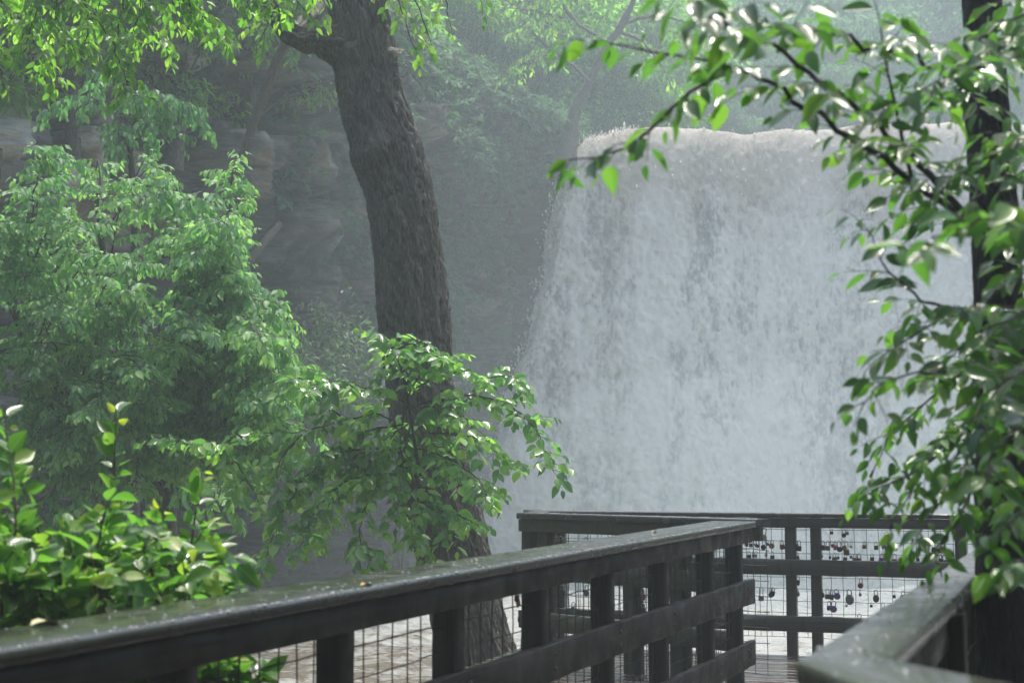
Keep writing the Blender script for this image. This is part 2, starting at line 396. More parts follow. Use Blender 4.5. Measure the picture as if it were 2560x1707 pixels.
# ------------------------------------------------------------------ terrain
def ground_h(x, y):
    # riverbed, near bank under the boardwalk, left bank running up to the cliff foot, right gorge side far off, added rise behind the camera
    h = -3.1 + 0 * x
    near = 1 - sstep(4, 15, y + .25 * x)
    h = h + near * 2.0
    left = sstep(-2.2, -9.5, x + .0 * y) * sstep(6, 13, y)
    h = np.maximum(h, -3.1 + left * 4.5 + near * 1.0)
    foot = np.interp(y, [0, 8, 14, 18.5, 23, 27.5, 31.5, 36], [-20, -16, -11, -8, -5.5, -3.2, -1.4, 1.2])
    talus = sstep(3.0, -.5, x - foot) * sstep(9, 15, y) * (1 - sstep(33, 36, y))
    h = np.maximum(h, -3.1 + 1.3 * talus)
    right = sstep(15, 24, x); h = np.maximum(h, -3.1 + right * 14)
    back = sstep(-1.5, -9, y - .1 * np.abs(x)); h = h + back * 16  # unseen rise behind the camera, shaped to shade the near boards from the sky
    return h + (fbm(np.stack([x * .5, y * .5, 0 * x], -1), 4, 5) - .5) * .5
gx = np.linspace(-75, 75, 260); gy = np.linspace(-28, 39, 150)
X, Y = np.meshgrid(gx, gy, indexing='ij'); mb = MB(); mb.grid(np.stack([X, Y, ground_h(X, Y)], -1), 260, 150)
kind(mb.build('ground', SOIL, smooth=True), 'structure')['label'] = 'leaf littered bank below the boardwalk'

# river: silty water with foam
def water_mat():
    m = M('silty_water'); g = m.n('ShaderNodeNewGeometry').outputs['Position']
    b = m.sep(m.attr())
    n1 = m.noise(m.mapv(g, (1, 1.8, 1)), 1.3, 6, .65, .6); n2 = m.noise(m.mapv(g, (1, 1.6, 1)), 5, 5, .6, .4)
    fo = m.math('ADD', m.math('MULTIPLY', n1, .6), m.math('ADD', m.math('MULTIPLY', n2, .4), m.math('MULTIPLY', b[0], .32)))
    f = m.ramp(fo, [(.49, 0.), (.63, 1.)])
    c = m.mix(f, (.155, .132, .10), (.40, .41, .39))
    return m.done(m.bsdf(Base_Color=c, Roughness=m.ramp(f, [(0, .22), (1, .6)]), Specular_IOR_Level=.22, Normal=m.bump(m.math('ADD', n1, n2), .9, .14)))
nx, ny = 300, 260
gx = np.linspace(-10.5, 21, nx); gy = np.linspace(10.5, 37.5, ny); X, Y = np.meshgrid(gx, gy, indexing='ij')
foam = sstep(20, 31, Y) * .75 + sstep(-3, 4, X) * .3
Z = -1.3 + (fbm(np.stack([X * 1.1, Y * 1.6, 0 * X], -1), 4, 3) - .5) * (.24 + .5 * foam)
mb = MB(); mb.grid(np.stack([X, Y, Z], -1), nx, ny, att=np.stack([foam, 0 * foam, 0 * foam], -1))
kind(mb.build('water', water_mat(), smooth=True), 'structure')['label'] = 'silty brown pool with white foam below the falls'

# cliff: layered limestone wall bending from the left bank round to the falls
CLP = np.array([(-26, -6), (-20, 4), (-15.5, 10), (-11.2, 14.8), (-8.6, 18.6), (-6.2, 22.8), (-4.0, 26.6), (-2.2, 30.0), (-.6, 32.6), (.5, 34.4), (1.35, 35.7), (1.55, 37.2), (.9, 40), (-1, 46)], float)
CLP3 = np.concatenate([CLP, np.zeros((len(CLP), 1))], 1)
ns, nz = 760, 420
cl = catmull(CLP3, 4000); sl_ = np.concatenate([[0], np.cumsum(np.linalg.norm(np.diff(cl, axis=0), axis=1))])
ss = np.interp(np.linspace(0, 1, ns), [0, .12, .9, 1], [0, sl_[-1] * .28, sl_[-1] * .9, sl_[-1]])
cpx = np.stack([np.interp(ss, sl_, cl[:, k]) for k in range(3)], -1)
tg = nrm(np.gradient(cpx, axis=0)); cn = np.stack([tg[:, 1], -tg[:, 0], 0 * tg[:, 0]], -1)      # outward, to the gorge
CL_TOP = np.interp(ss / sl_[-1], [0, .5, .7, .8, .86, .9, 1], [11.5, 11.6, 11.4, 11.2, 11.0, 10.6, 10.4]) + (fbm(np.stack([ss * .9, 0 * ss, 0 * ss], -1), 3, 2) - .5) * 1.0
Srow = np.linspace(0, 1, nz)
S2, R2 = np.meshgrid(ss, Srow, indexing='ij')
Zc = -3.6 + R2 * (CL_TOP[:, None] + 3.6)
layers = np.cumsum(np.random.RandomState(4).uniform(.12, .75, 60)) - 4
lofs = np.random.RandomState(5).uniform(-.38, .42, 61)
zz = Zc + (fbm(np.stack([S2 * .35, 0 * S2, Zc * .2], -1), 3, 8) - .5) * .9
li = np.searchsorted(layers, zz); frac = (zz - layers[np.clip(li - 1, 0, 59)]) / np.maximum(layers[np.clip(li, 0, 59)] - layers[np.clip(li - 1, 0, 59)], .05)
led = lofs[li] * sstep(0, .09, frac) + lofs[np.clip(li - 1, 0, 60)] * (1 - sstep(0, .09, frac)) - .22 * np.exp(-(frac / .07) ** 2)
wob = fbm(np.stack([S2 * .28, Zc * .16, 0 * S2], -1), 4, 21) - .5
bl = vnoise(np.stack([S2 * .62 + li * 7.3, li * 3.1, 0 * S2], -1), 31) - .5        # blocks along a layer
fine = fbm(np.stack([S2 * 2.2, Zc * 5, 0 * S2], -1), 4, 41) - .5
bu = S2 * .8 + _h(li, li * 0, li * 0, 7) * 9 + (fbm(np.stack([S2 * .8, Zc * 1.2, 0 * S2], -1), 3, 43) - .5) * .8
bi = np.floor(bu).astype(np.int64); bf = bu - bi; BLK = _h(bi, li, li * 0, 19)
crack = np.exp(-(np.minimum(bf, 1 - bf) / .05) ** 2)
off_blk = (BLK - .5) * .75 - crack * .22
tam = 1 - .8 * sstep(.74, .84, S2 / sl_[-1])
off = off_blk * (.3 + .7 * tam) + led * 1.45 * tam + wob * 2.2 * (.4 + .6 * tam) + bl * 1.3 * tam + fine * .5 + (Zc - 4) * .02
off = off - .9 * sstep(6.0, 5.4, Zc) * sstep(3.2, 4.4, Zc) * (1 - sstep(.55, .8, S2 / sl_[-1]))  # recess under the ledges
off = off - (1 - sstep(7.5, 10.3, Zc)) * sstep(.66, .80, S2 / sl_[-1]) * 2.1
top = sstep(.955, 1, R2); off = off - top * 1.2
CV = cpx[:, None] + cn[:, None] * off[..., None]; CV[..., 2] = Zc
mb = MB(); mb.grid(CV, ns, nz, att=np.stack([BLK, crack, 0 * BLK], -1))
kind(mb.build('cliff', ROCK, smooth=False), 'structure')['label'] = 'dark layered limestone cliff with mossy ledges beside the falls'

# plateau and hill behind the rim
gx = np.linspace(-72, 72, 200); gy = np.linspace(0, 1, 90)
edge = np.interp(gx, [-72, -27, -20.5, -15.9, -11.8, -9.1, -6.7, -4.5, -2.7, -1.1, .1, 1.0, 1.3, 1.8, 20, 72], [-8, -8, 4, 10, 15, 19, 23.2, 27.1, 30.6, 33.1, 35, 36.4, 37.8, 38, 38, 38])
X, T_ = np.meshgrid(gx, gy, indexing='ij'); Yh = edge[:, None] + T_ * (90 - edge[:, None])
d = Yh - edge[:, None]
H = 10.9 + (fbm(np.stack([X * .12, Yh * .12, 0 * X], -1), 4, 9) - .5) * 2.5 * sstep(0, 5, d)
riv = sstep(.6, 2.0, X) * (1 - sstep(40, 46, X))
H = H - riv * 1.5 * (1 - sstep(9, 14, d))
slope = np.where(X > -3, sstep(12, 42, d) * 17, sstep(3, 40, d) * 9)
H = H + slope
mb = MB(); mb.grid(np.stack([X, Yh, H], -1), 200, 90)
kind(mb.build('hill', SOIL, smooth=True), 'structure')['label'] = 'wooded slope rising behind the cliff rim and the falls'

# rock face behind the falling water
mb = MB(); nu, nv = 90, 60
u = np.linspace(0, 1, nu); v = np.linspace(0, 1, nv); U, Vv = np.meshgrid(u, v, indexing='ij')
X = -5.5 + U * 32; Zb = -3.6 + Vv * 13.35; Yb = 37.6 + fbm(np.stack([X * .6, Zb * 1.5, 0 * X], -1), 4, 77) * .7 - Vv * .5
mb.grid(np.stack([X, Yb, Zb], -1), nu, nv)
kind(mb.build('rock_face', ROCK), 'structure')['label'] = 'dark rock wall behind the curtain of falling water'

# ------------------------------------------------------------------ waterfall
def falls_mat():
    m = M('falling_water'); g = m.n('ShaderNodeNewGeometry').outputs['Position']; f, br, lo = m.sep(m.attr())
    n = m.noise(m.mapv(g, (7., 3, 2.9)), 1.7, 7, .72, .35)
    stk = m.noise(m.mapv(g, (5., 2, .55)), 1.6, 5, .6, .2)
    big = m.noise(m.mapv(g, (1.6, 1, .9)), 1.0, 4, .6, .3)
    k = m.math('ADD', f, m.math('ADD', m.math('MULTIPLY', m.math('SUBTRACT', n, .5), .92), m.math('ADD', m.math('MULTIPLY', m.math('SUBTRACT', big, .5), .75), m.math('MULTIPLY', m.math('SUBTRACT', stk, .5), .3))))
    c = m.ramp(k, [(.12, (.20, .21, .22)), (.34, (.44, .44, .43)), (.52, (.80, .78, .73)), (.75, (.93, .91, .86))])
    c = m.mix(m.math('MULTIPLY', br, .75), c, (.50, .415, .31))
    p = m.bsdf(Base_Color=c, Roughness=.45, Normal=m.bump(n, .6, .1))
    tr = m.n('ShaderNodeBsdfTranslucent', {'Color': c}).outputs[0]
    return m.done(m.n('ShaderNodeMixShader', {0: .35, 1: p, 2: tr}).outputs[0])
FALL = falls_mat()
nu, nv = 760, 560
u = np.linspace(0, 1, nu); v = np.linspace(0, 1, nv) ** 1.0; U, Vv = np.meshgrid(u, v, indexing='ij')
lipx = 1.55 + U * 20
lipz = np.interp(lipx, [1.5, 2.0, 3, 4.6, 5.6, 6.0, 6.4, 7.5, 10, 22], [9.25, 9.95, 10.2, 10.22, 10.19, 10.14, 10.2, 10.27, 10.3, 10.3])
lipz = lipz + (fbm(np.stack([lipx * 2.2, 0 * lipx, 0 * lipx], -1), 3, 55) - .5) * .10
lipy = 36.1 + (fbm(np.stack([lipx * .5, 0 * lipx, 0 * lipx], -1), 3, 56) - .5) * 1.4 + .12 * np.exp(-((lipx - 6.0) / .6) ** 2)
drop = np.clip((Vv - .06) / .94, 0, 1) * 12.6
back = np.clip((.06 - Vv) / .06, 0, 1)                         # short stretch of stream before the lip
arc = 1.15 * np.sqrt(drop / 12.6) * (1 + .25 * (fbm(np.stack([lipx * .8, 0 * lipx, 0 * lipx], -1), 3, 57) - .5)) + .18 * (1 - np.exp(-drop * 3))
fan = (1 - sstep(0, 3.2, lipx - 1.5)) * (1.75 * (drop / 12.6) ** .5 + 1.9 * (drop / 12.6) ** 2)
edgeN = (fbm(np.stack([0 * lipx, drop * .7, 0 * lipx], -1), 3, 58) - .5) * .6 * (1 - sstep(0, 1.0, lipx - 1.5))
Xf = lipx - fan + edgeN
q = np.stack([Xf * 1.7, drop * .3 + 0 * Xf, 0 * Xf], -1)
q2 = np.stack([Xf * 4.6, drop * 2.9, 0 * Xf + 3], -1)
q3 = np.stack([Xf * 11., drop * 7., 0 * Xf + 7], -1)
fallen = drop / 12.6
amp = .12 + .4 * sstep(.0, .5, fallen)
dsp = (fbm(q, 3, 60) - .5) * .4 * amp + (fbm(q2, 3, 61) - .5) * .3 * amp + (fbm(q3, 3, 62) - .5) * (.03 + .15 * sstep(.02, .2, fallen))
Yf = lipy - arc + back * 1.6 - dsp
Zf = lipz - drop - .12 * (1 - np.exp(-drop * 2)) + back * .12 + (fbm(q3, 2, 63) - .5) * .12 * sstep(.01, .12, fallen)
cl1 = fbm(np.stack([Xf * .75 + .25 * np.sin(drop * .5), drop * .10, 0 * Xf], -1), 4, 64)
colm = fbm(np.stack([Xf * 2.1 + .15 * np.sin(drop * .7), drop * .05, 0 * Xf + 11], -1), 4, 67)
f = .53 + (colm - .5) * .45 * (1 - .6 * sstep(.4, 1, fallen)) + (cl1 - .5) * .95 + (fbm(q, 3, 60) - .5) * .3 + (fbm(q2, 4, 61) - .5) * .45 + (fbm(q3, 3, 62) - .5) * .35
f = f + .05 + .12 * sstep(.35, 1, fallen)
br = sstep(.4, .02, fallen) * sstep(.42, .62, fbm(np.stack([Xf * .7, drop * .25, 0 * Xf + 5], -1), 3, 66)) * (1 - sstep(.62, .95, f) * .6)
br = np.clip(br * .9 + .85 * sstep(.2, .0, fallen), 0, 1)
br = np.maximum(br, np.exp(-((Xf - 5.65) / .35) ** 2) * sstep(.33, .05, fallen) * .9)
mb = MB(); mb.grid(np.stack([Xf, Yf, Zf], -1), nu, nv, att=np.stack([f, br, fallen], -1))
FALLS = kind(mb.build('waterfall', FALL, smooth=True), 'structure'); FALLS['label'] = 'wide pale waterfall dropping over the limestone lip'

# loose clumps of falling water and drops thrown off the lip and the left edge
mb = MB(); r = np.random.RandomState(3)
O = np.array([(1, 0, 0), (-1, 0, 0), (0, 1, 0), (0, -1, 0), (0, 0, 1), (0, 0, -1)], float)
OT = [0, 2, 4, 2, 1, 4, 1, 3, 4, 3, 0, 4, 2, 0, 5, 1, 2, 5, 3, 1, 5, 0, 3, 5]
def drops(n, iu, iv, spread, sz):
    k = r.randint(0, len(iu), n); c = np.stack([Xf[iu[k], iv[k]], Yf[iu[k], iv[k]], Zf[iu[k], iv[k]]], -1) + r.randn(n, 3) * np.array(spread)
    s = np.exp(r.randn(n) * .45)[:, None] * np.array(sz) * r.uniform(.7, 1.3, (n, 3))
    V = c[:, None] + O[None] * s[:, None]
    at = np.repeat(np.stack([r.uniform(.5, .9, n), r.rand(n) * .2, np.zeros(n)], -1)[:, None], 6, 1)
    lo = (np.array(OT)[None] + (np.arange(n) * 6)[:, None]).ravel(); mb.add(V, lo, np.full(8 * n, 3), at)
def pick(mask): i = np.nonzero(mask); return i[0], i[1]
drops(6000, *pick(fallen > .04), (.08, .10, .1), (.012, .012, .02))
drops(2600, *pick((lipx < 2.0) & (fallen > .05)), (.12, .15, .2), (.013, .013, .025))
drops(1100, *pick((fallen < .03) & (back < .1)), (.04, .12, .03), (.010, .010, .018))
drops(500, *pick((fallen < .01) & (back < .3) & (lipx < 3.2)), (.05, .1, .07), (.008, .008, .035))
o = kind(mb.build('spray', FALL, smooth=False), 'stuff'); o['label'] = 'white drops thrown off the face of the waterfall'

# ------------------------------------------------------------------ railings
def plane_mesh(mbw, A, t, s, off, L0, L1, ztop, zs, vs, wob=.004, rad=.0026):
    """wires on a panel: A + t*l - s*off, heights zs below the cap edge, uprights every vs"""
    l = L0
    r = np.random.RandomState(int(abs(L0 * 100)) + 5)
    zb = zs[-1]
    for l in np.arange(L0 + vs * .4, L1, vs):
        p = A + t * l - s * off; q = np.array([p + UP * (-z) + t * r.randn() * wob for z in np.linspace(ztop, zb, 7)]); tube(mbw, q, rad, 4)
    for z in zs:
        q = np.array([A + t * l - s * (off + .004) - UP * (z + r.randn() * wob * .7) for l in np.linspace(L0, L1, max(4, int((L1 - L0) / .12)))]); tube(mbw, q, rad, 4)

def railing(label, A, B, s, posts, capmat, boardmat, capw=.14, capt=.038, tb=.089, boards=((.36, .15), (.738, .15)), bottom=1.12, post_w=.09,
            meshz=None, mesh_sp=.1, battens=True, over=.05, cells=None, post_d=.09, bl0=0., end_over=0., name='railing', group=None, mesh=True, rad=.0026):
    t = nrm(B - A); s = nrm(s - t * np.dot(s, t)); L = np.linalg.norm(B - A)
    root = thing(name, label, 'railing', tuple(A + t * L * .5 - UP * 1.05), group)
    mb = MB(); beam(mb, A - s * capw / 2 - UP * capt / 2, B - s * capw / 2 - UP * capt / 2, s, capw, capt, .006, max(10, int(L / .09)), .0005)
    mb.build('cap_rail', capmat, root)
    fo = .022; th = .038
    mb = MB(); zc = capt + tb / 2 + .002
    beam(mb, A + t * bl0 - s * (fo + th / 2) - UP * zc, B - t * end_over - s * (fo + th / 2) - UP * zc, s, th, tb, .004, max(8, int(L / .1)), .0012)
    mb.build('top_board', boardmat, root)
    for (zt, h) in boards:
        mb = MB(); beam(mb, A + t * bl0 - s * (fo + th / 2) - UP * (zt + h / 2), B + t * over * .5 - s * (fo + th / 2 + .001) - UP * (zt + h / 2), s, th, h, .005, max(8, int(L / .1)), .002)
        mb.build('side_board', boardmat, root)
    for l in posts:
        mb = MB(); c = A + t * l - s * (fo + th + .003 + post_d / 2)
        zt = capt + .003
        beam(mb, c - UP * zt, c - UP * (bottom + .9), s, post_d, post_w, .005, 8, .0015)
        mb.build('post', boardmat, root)
        if battens:
            mb = MB(); c2 = c + t * (post_w / 2 + .018) - s * .022
            beam(mb, c2 - UP * zt, c2 - UP * bottom, s, .036, .03, .003, 6, .001); mb.build('batten', boardmat, root)
    if mesh:
        mb = MB(); zs = meshz if meshz is not None else np.arange(.2, 1.05, mesh_sp)
        plane_mesh(mb, A, t, s, fo + th + .05, bl0, L, capt + tb * .7, zs, mesh_sp, rad=rad)
        mb.build('wire_mesh', WIRE, root)
    return root, t, s, L

# left railing, climbing gently along the boardwalk
E0 = P(0, 1627, 3.045); E1 = P(1890, 1303, 9.0)
tL = nrm(E1 - E0); LA = E0 - tL * 1.6; sL = A3(tL[1], -tL[0], 0)
def l_on(px, A, t):
    # distance along the rail where it crosses picture column px
    k = (px - CX) / F; a = A; return (k * (a[1]) - a[0]) / (t[0] - k * t[1])
lposts = [l_on(p, LA - sL * .1, tL) for p in (110, 455, 850, 1128, 1342, 1507, 1645, 1760, 1832)]
lr, _, _, LL = railing('mossy capped wooden railing running along the near left side of the boardwalk', LA, E1, sL, lposts, CAPW, WOOD, over=.08, capw=.29, group='wooden railings')
for l_ in lposts:
    for (zt, h) in ((.36, .15), (.738, .15)):
        for dz_ in (.045, .105):
            mb = MB(); c = LA + tL * (l_ + .012) + sL * (-.021) - UP * (zt + dz_); tube(mb, np.array([c - sL * .004, c + sL * .003, c + sL * .005]), [.009, .009, .005], 8)
            mb.build('bolt_head', WIRE, lr)
# platform rails
A0 = P(1348, 1276.5, 11.6); A1 = P(2430, 1286, 10.5); tA = nrm(A1 - A0); A1e = A0 + tA * (np.linalg.norm(A1 - A0) + 1.6)
sA = A3(tA[1], -tA[0], 0)
def front_l(px, A, t): return l_on(px, A, t)
aposts = [l_on(p, A0 - sA * .1, tA) for p in (1400, 1690, 1971, 2033, 2392, 2640)]
azs = [.128 + .0 * k for k in range(0)] + list(np.arange(.128, 1.02, .0905))
ar, _, _, LAq = railing('grey far railing of the viewing platform, hung with padlocks, in front of the falls', A0, A1e, sA, aposts, CAPG, WOODA, capt=.035, tb=.076,
                        boards=((.352, .118), (.775, .12)), meshz=azs, mesh_sp=.0905, battens=False, group='wooden railings', post_w=.08, rad=.0022)
B1 = P(1893, 1297.5, 9.1); B0 = P(1291, 1281.0, 10.7); tB = nrm(B1 - B0); sB = A3(tB[1], -tB[0], 0)
bposts = [l_on(p, B0 - sB * .1, tB) for p in (1322, 1362, 1574, 1690)]
br_, _, _, LBq = railing('mossy short railing of the platform between its left corner and the near rail end', B0, B1, sB, bposts, CAPG, WOODG, capt=.045, tb=.092,
                         boards=((.352, .13), (.72, .13)), mesh_sp=.098, battens=True, group='wooden railings', over=-.4)
R0 = B0 + tB * .0; R1 = A0 - sA * .02 + A3(-.155, .0, 0); R1[2] = B0[2]
tR = nrm(R1 - R0); sR = A3(tR[1], -tR[0], 0)
R0b = R0 - sB * .145; R0b[2] = B0[2]
rr_, _, _, _ = railing('short side railing joining both padlock hung railings at the platform corner', R0b + sR * .155, R1 + tR * .1 + sR * .155, sR, [.5], CAPG, WOODG, capt=.045, tb=.092,
                       boards=((.352, .13), (.72, .13)), mesh_sp=.098, battens=False, group='wooden railings')
# right railing: long leg beside the deck and a leg turning right close to the camera
ZR = 1.05
C0 = PZ(1990, 1652, ZR); Cf = PZ(2408, 1389, ZR); tq = nrm(Cf - C0); Cend = C0 + tq * 6.2
sq = A3(-tq[1], tq[0], 0)            # deck side, to the left
qposts = [.12, 1.4, 2.7, 4.0, 5.3]
qr, _, _, _ = railing('wet grey capped railing slanting away on the near right, with a corner', C0, Cend, sq, qposts, CAPG, WOOD, capw=.14, group='wooden railings', bl0=.0)
for (z_, h_) in ((.085, .089), (.43, .14), (.80, .14)):
    mb = MB(); beam(mb, C0 + tq * .22 - sq * (.14 - .041) - UP * z_, Cend - sq * (.14 - .041) - UP * z_, sq, .038, h_, .004, 30, .0015); mb.build('outer_board', WOOD, qr)
Ic = PZ(2199, 1644, ZR); O2 = PZ(2119, 1705, ZR); I2 = PZ(2456, 1695, ZR)
Ofar = C0 + (O2 - C0) / np.linalg.norm(O2 - C0) * 1.3; Ifar = Ic + (I2 - Ic) / np.linalg.norm(I2 - Ic) * 1.35
tn = nrm(Ofar - C0); sn = A3(tn[1], -tn[0], 0)
Cn = C0 + tn * .004 - tq * .004; In_ = Ic + nrm(I2 - Ic) * .003
K = 30; kk_ = np.linspace(0, 1, K)[:, None]; a_ = Cn + (Ofar - Cn) * kk_; b_ = In_ + (Ifar - In_) * kk_; e_ = nrm(b_ - a_)
up_ = lambda z: A3(0, 0, z)
V = np.stack([a_ + up_(-.032), a_ + up_(-.004), a_ + e_ * .006 + up_(.002), b_ - e_ * .006 + up_(.002), b_ + up_(-.004), b_ + up_(-.032), b_ - e_ * .006 + up_(-.037), a_ + e_ * .006 + up_(-.037)], 1)
at_ = np.zeros((K, 8, 3)); at_[..., 0] = kk_ * 1.3; at_[..., 1] = np.array([0, .03, .04, .18, .19, .22, .2, .05]); at_[..., 2] = .4
mb = MB(); mb.grid(V, K, 8, True, at_); mb.add(V[0], list(range(8))[::-1], [8], at_[0]); mb.add(V[-1], list(range(8)), [8], at_[-1]); mb.build('cap_rail', CAPG, qr)
mb = MB(); beam(mb, C0 + tn * .06 - sn * .045 - UP * .085, C0 + tn * 1.25 - sn * .045 - UP * .085, sn, .038, .089, .004, 16, .001); mb.build('top_board', WOOD, qr)
mb = MB(); beam(mb, C0 + tn * .06 - sn * .045 - UP * .42, C0 + tn * 1.25 - sn * .045 - UP * .42, sn, .038, .14, .004, 16, .001); mb.build('side_board', WOOD, qr)
mb = MB(); beam(mb, C0 + tn * 1.0 - sn * .12 - UP * .045, C0 + tn * 1.0 - sn * .12 - UP * 1.5, sn, .09, .09, .004, 6, .001); mb.build('post', WOOD, qr)

# deck: planks across the boardwalk, then across the platform
mb = MB()
zd = -.02
wv = A3(tL[0], tL[1], 0); wv = nrm(wv); nv_ = A3(wv[1], -wv[0], 0)
o0 = A3(LA[0], LA[1], 0)
Llen = np.linalg.norm((E1 - LA)[:2])
for k in range(int((Llen + .8) / .146)):
    l = -.3 + k * .146; zr = zd - (Llen - l) * .0135
    c = o0 + wv * l
    beam(mb, c + nv_ * -.02 + UP * zr, c + nv_ * 2.45 + UP * zr, wv, .14, .036, .004, 8, .001)
kk = nrm(A3(tA[0], tA[1], 0)); pn = A3(-kk[1], kk[0], 0)
for k in range(30):
    y0 = -.02 - k * .146
    c = A3(A0[0], A0[1], 0) + pn * y0
    x0 = .0 + max(0, k - 9) * .19
    if np.dot((c - E1)[:2], pn[:2]) < -.15: break
    beam(mb, c + kk * (x0 - .1) + UP * (zd - .003), c + kk * 4.9 + UP * (zd - .003), pn, .138, .036, .004, 14, .0015)
dk = kind(mb.build('boardwalk', DECKM), 'structure'); dk['label'] = 'wet wooden plank deck between the railings'

# ------------------------------------------------------------------ water beads along the wet caps
mb = MB(); r = np.random.RandomState(8)
def beads(A, t, s, L, n, edge=.6, capw=.14, sz=.0028):
    for _ in range(n):
        l = r.uniform(0, L); d = abs(r.randn()) * .006 if r.rand() < edge else r.uniform(.01, capw - .01)
        c = A + t * l - s * (d + .004); k = sz * math.exp(r.randn() * .4)
        V = c + O * np.array([k * r.uniform(.8, 1.8), k, k * .8]); mb.add(V, OT, [3] * 8)
beads(LA, tL, sL, LL, 1100, .6, .29); beads(A0, tA, sA, LAq, 420, .8, sz=.0038); beads(B0, tB, sB, LBq, 160, .8, sz=.0035); beads(C0, tq, sq, 3.2, 260, .15); beads(C0, tn, sn, .9, 60, .2)
def bead_mat():
    m = M('rain_water'); return m.done(m.bsdf(Base_Color=(.8, .82, .82, 1), Roughness=.06, Transmission_Weight=.55, IOR=1.33))
o = kind(mb.build('raindrops', bead_mat(), smooth=True), 'stuff'); o['label'] = 'beads of rain water on the railing caps'

# ------------------------------------------------------------------ padlocks
LOCKC = {'dark steel': (.05, .05, .055), 'silver': (.42, .43, .42), 'reddish brown': (.16, .05, .045), 'brass': (.42, .28, .09), 'olive brass': (.2, .16, .06), 'copper': (.45, .22, .12), 'rose': (.34, .11, .15),
         'red': (.3, .04, .055), 'purple': (.19, .07, .26), 'teal': (.06, .13, .13), 'dark green': (.03, .09, .06), 'grey': (.2, .2, .21), 'brown': (.14, .085, .055), 'pinkish': (.3, .17, .175), 'blue': (.05, .08, .2), 'maroon': (.17, .03, .07), 'beige': (.4, .35, .27)}
LM = {k: simple('lock_' + k.replace(' ', '_'), c, .38, .55 if k in ('silver', 'brass', 'copper', 'dark steel', 'grey', 'olive brass') else .1, .2, 120) for k, c in LOCKC.items()}
SHK = simple('shackle_steel', (.3, .3, .3), .3, .8, .2, 90)
def padlock(p, shape, col, sz, lng, yaw, tilt, label, side, facing):
    root = thing('padlock', label, 'padlock', tuple(p), 'padlocks hanging on the wire mesh')
    f = nrm(facing); cx = nrm(side); cy_, sy = math.cos(yaw), math.sin(yaw)
    X_ = cx * cy_ + f * sy; Y_ = np.cross(UP, X_); ct, st = math.cos(tilt), math.sin(tilt)
    X2 = X_ * ct + UP * st; Z2 = UP * ct - X_ * st
    def W(V): V = np.asarray(V, float); return p + V[..., :1] * X2 + V[..., 1:2] * Y_ + V[..., 2:3] * Z2
    w_ = sz; sh = sz * (.55 + .75 * lng); th = sz * .42; mb = MB()
    if shape == 'square':
        h = sz * .95; out = [(-.5, 0), (-.5, -.82), (-.42, -1), (.42, -1), (.5, -.82), (.5, 0), (.4, .08), (-.4, .08)]
        pr = np.array([(a * w_, b * h) for a, b in out])
    else:
        k = 1.25 if shape == 'oval' else 1.; a = np.arange(14) / 14 * 2 * math.pi; pr = np.stack([np.cos(a) * w_ * .56, -w_ * .5 * k + np.sin(a) * w_ * .56 * k], -1)[::-1]
    n = len(pr)
    rows = []
    for (yy, k) in ((-th / 2, .86), (-th / 2 * .7, 1.), (th / 2 * .7, 1.), (th / 2, .86)):
        c = pr.mean(0); q = c + (pr - c) * k; rows.append(np.stack([q[:, 0], np.full(n, yy), q[:, 1] - sh], -1))
    V = W(np.array(rows)); mb.grid(V, 4, n, True); mb.add(V[0], list(range(n)), [n]); mb.add(V[-1], list(range(n))[::-1], [n])
    mb.build('body', LM[col], root)
    mb = MB(); a = np.linspace(0, math.pi, 9); rr = w_ * .32
    q = np.concatenate([[(rr, 0, -sh - .003)], np.stack([np.cos(a) * rr, 0 * a, np.sin(a) * rr - rr + .004], -1), [(-rr, 0, -sh - .003)]])
    tube(mb, W(q), sz * .085, 5); mb.build('shackle', SHK, root)

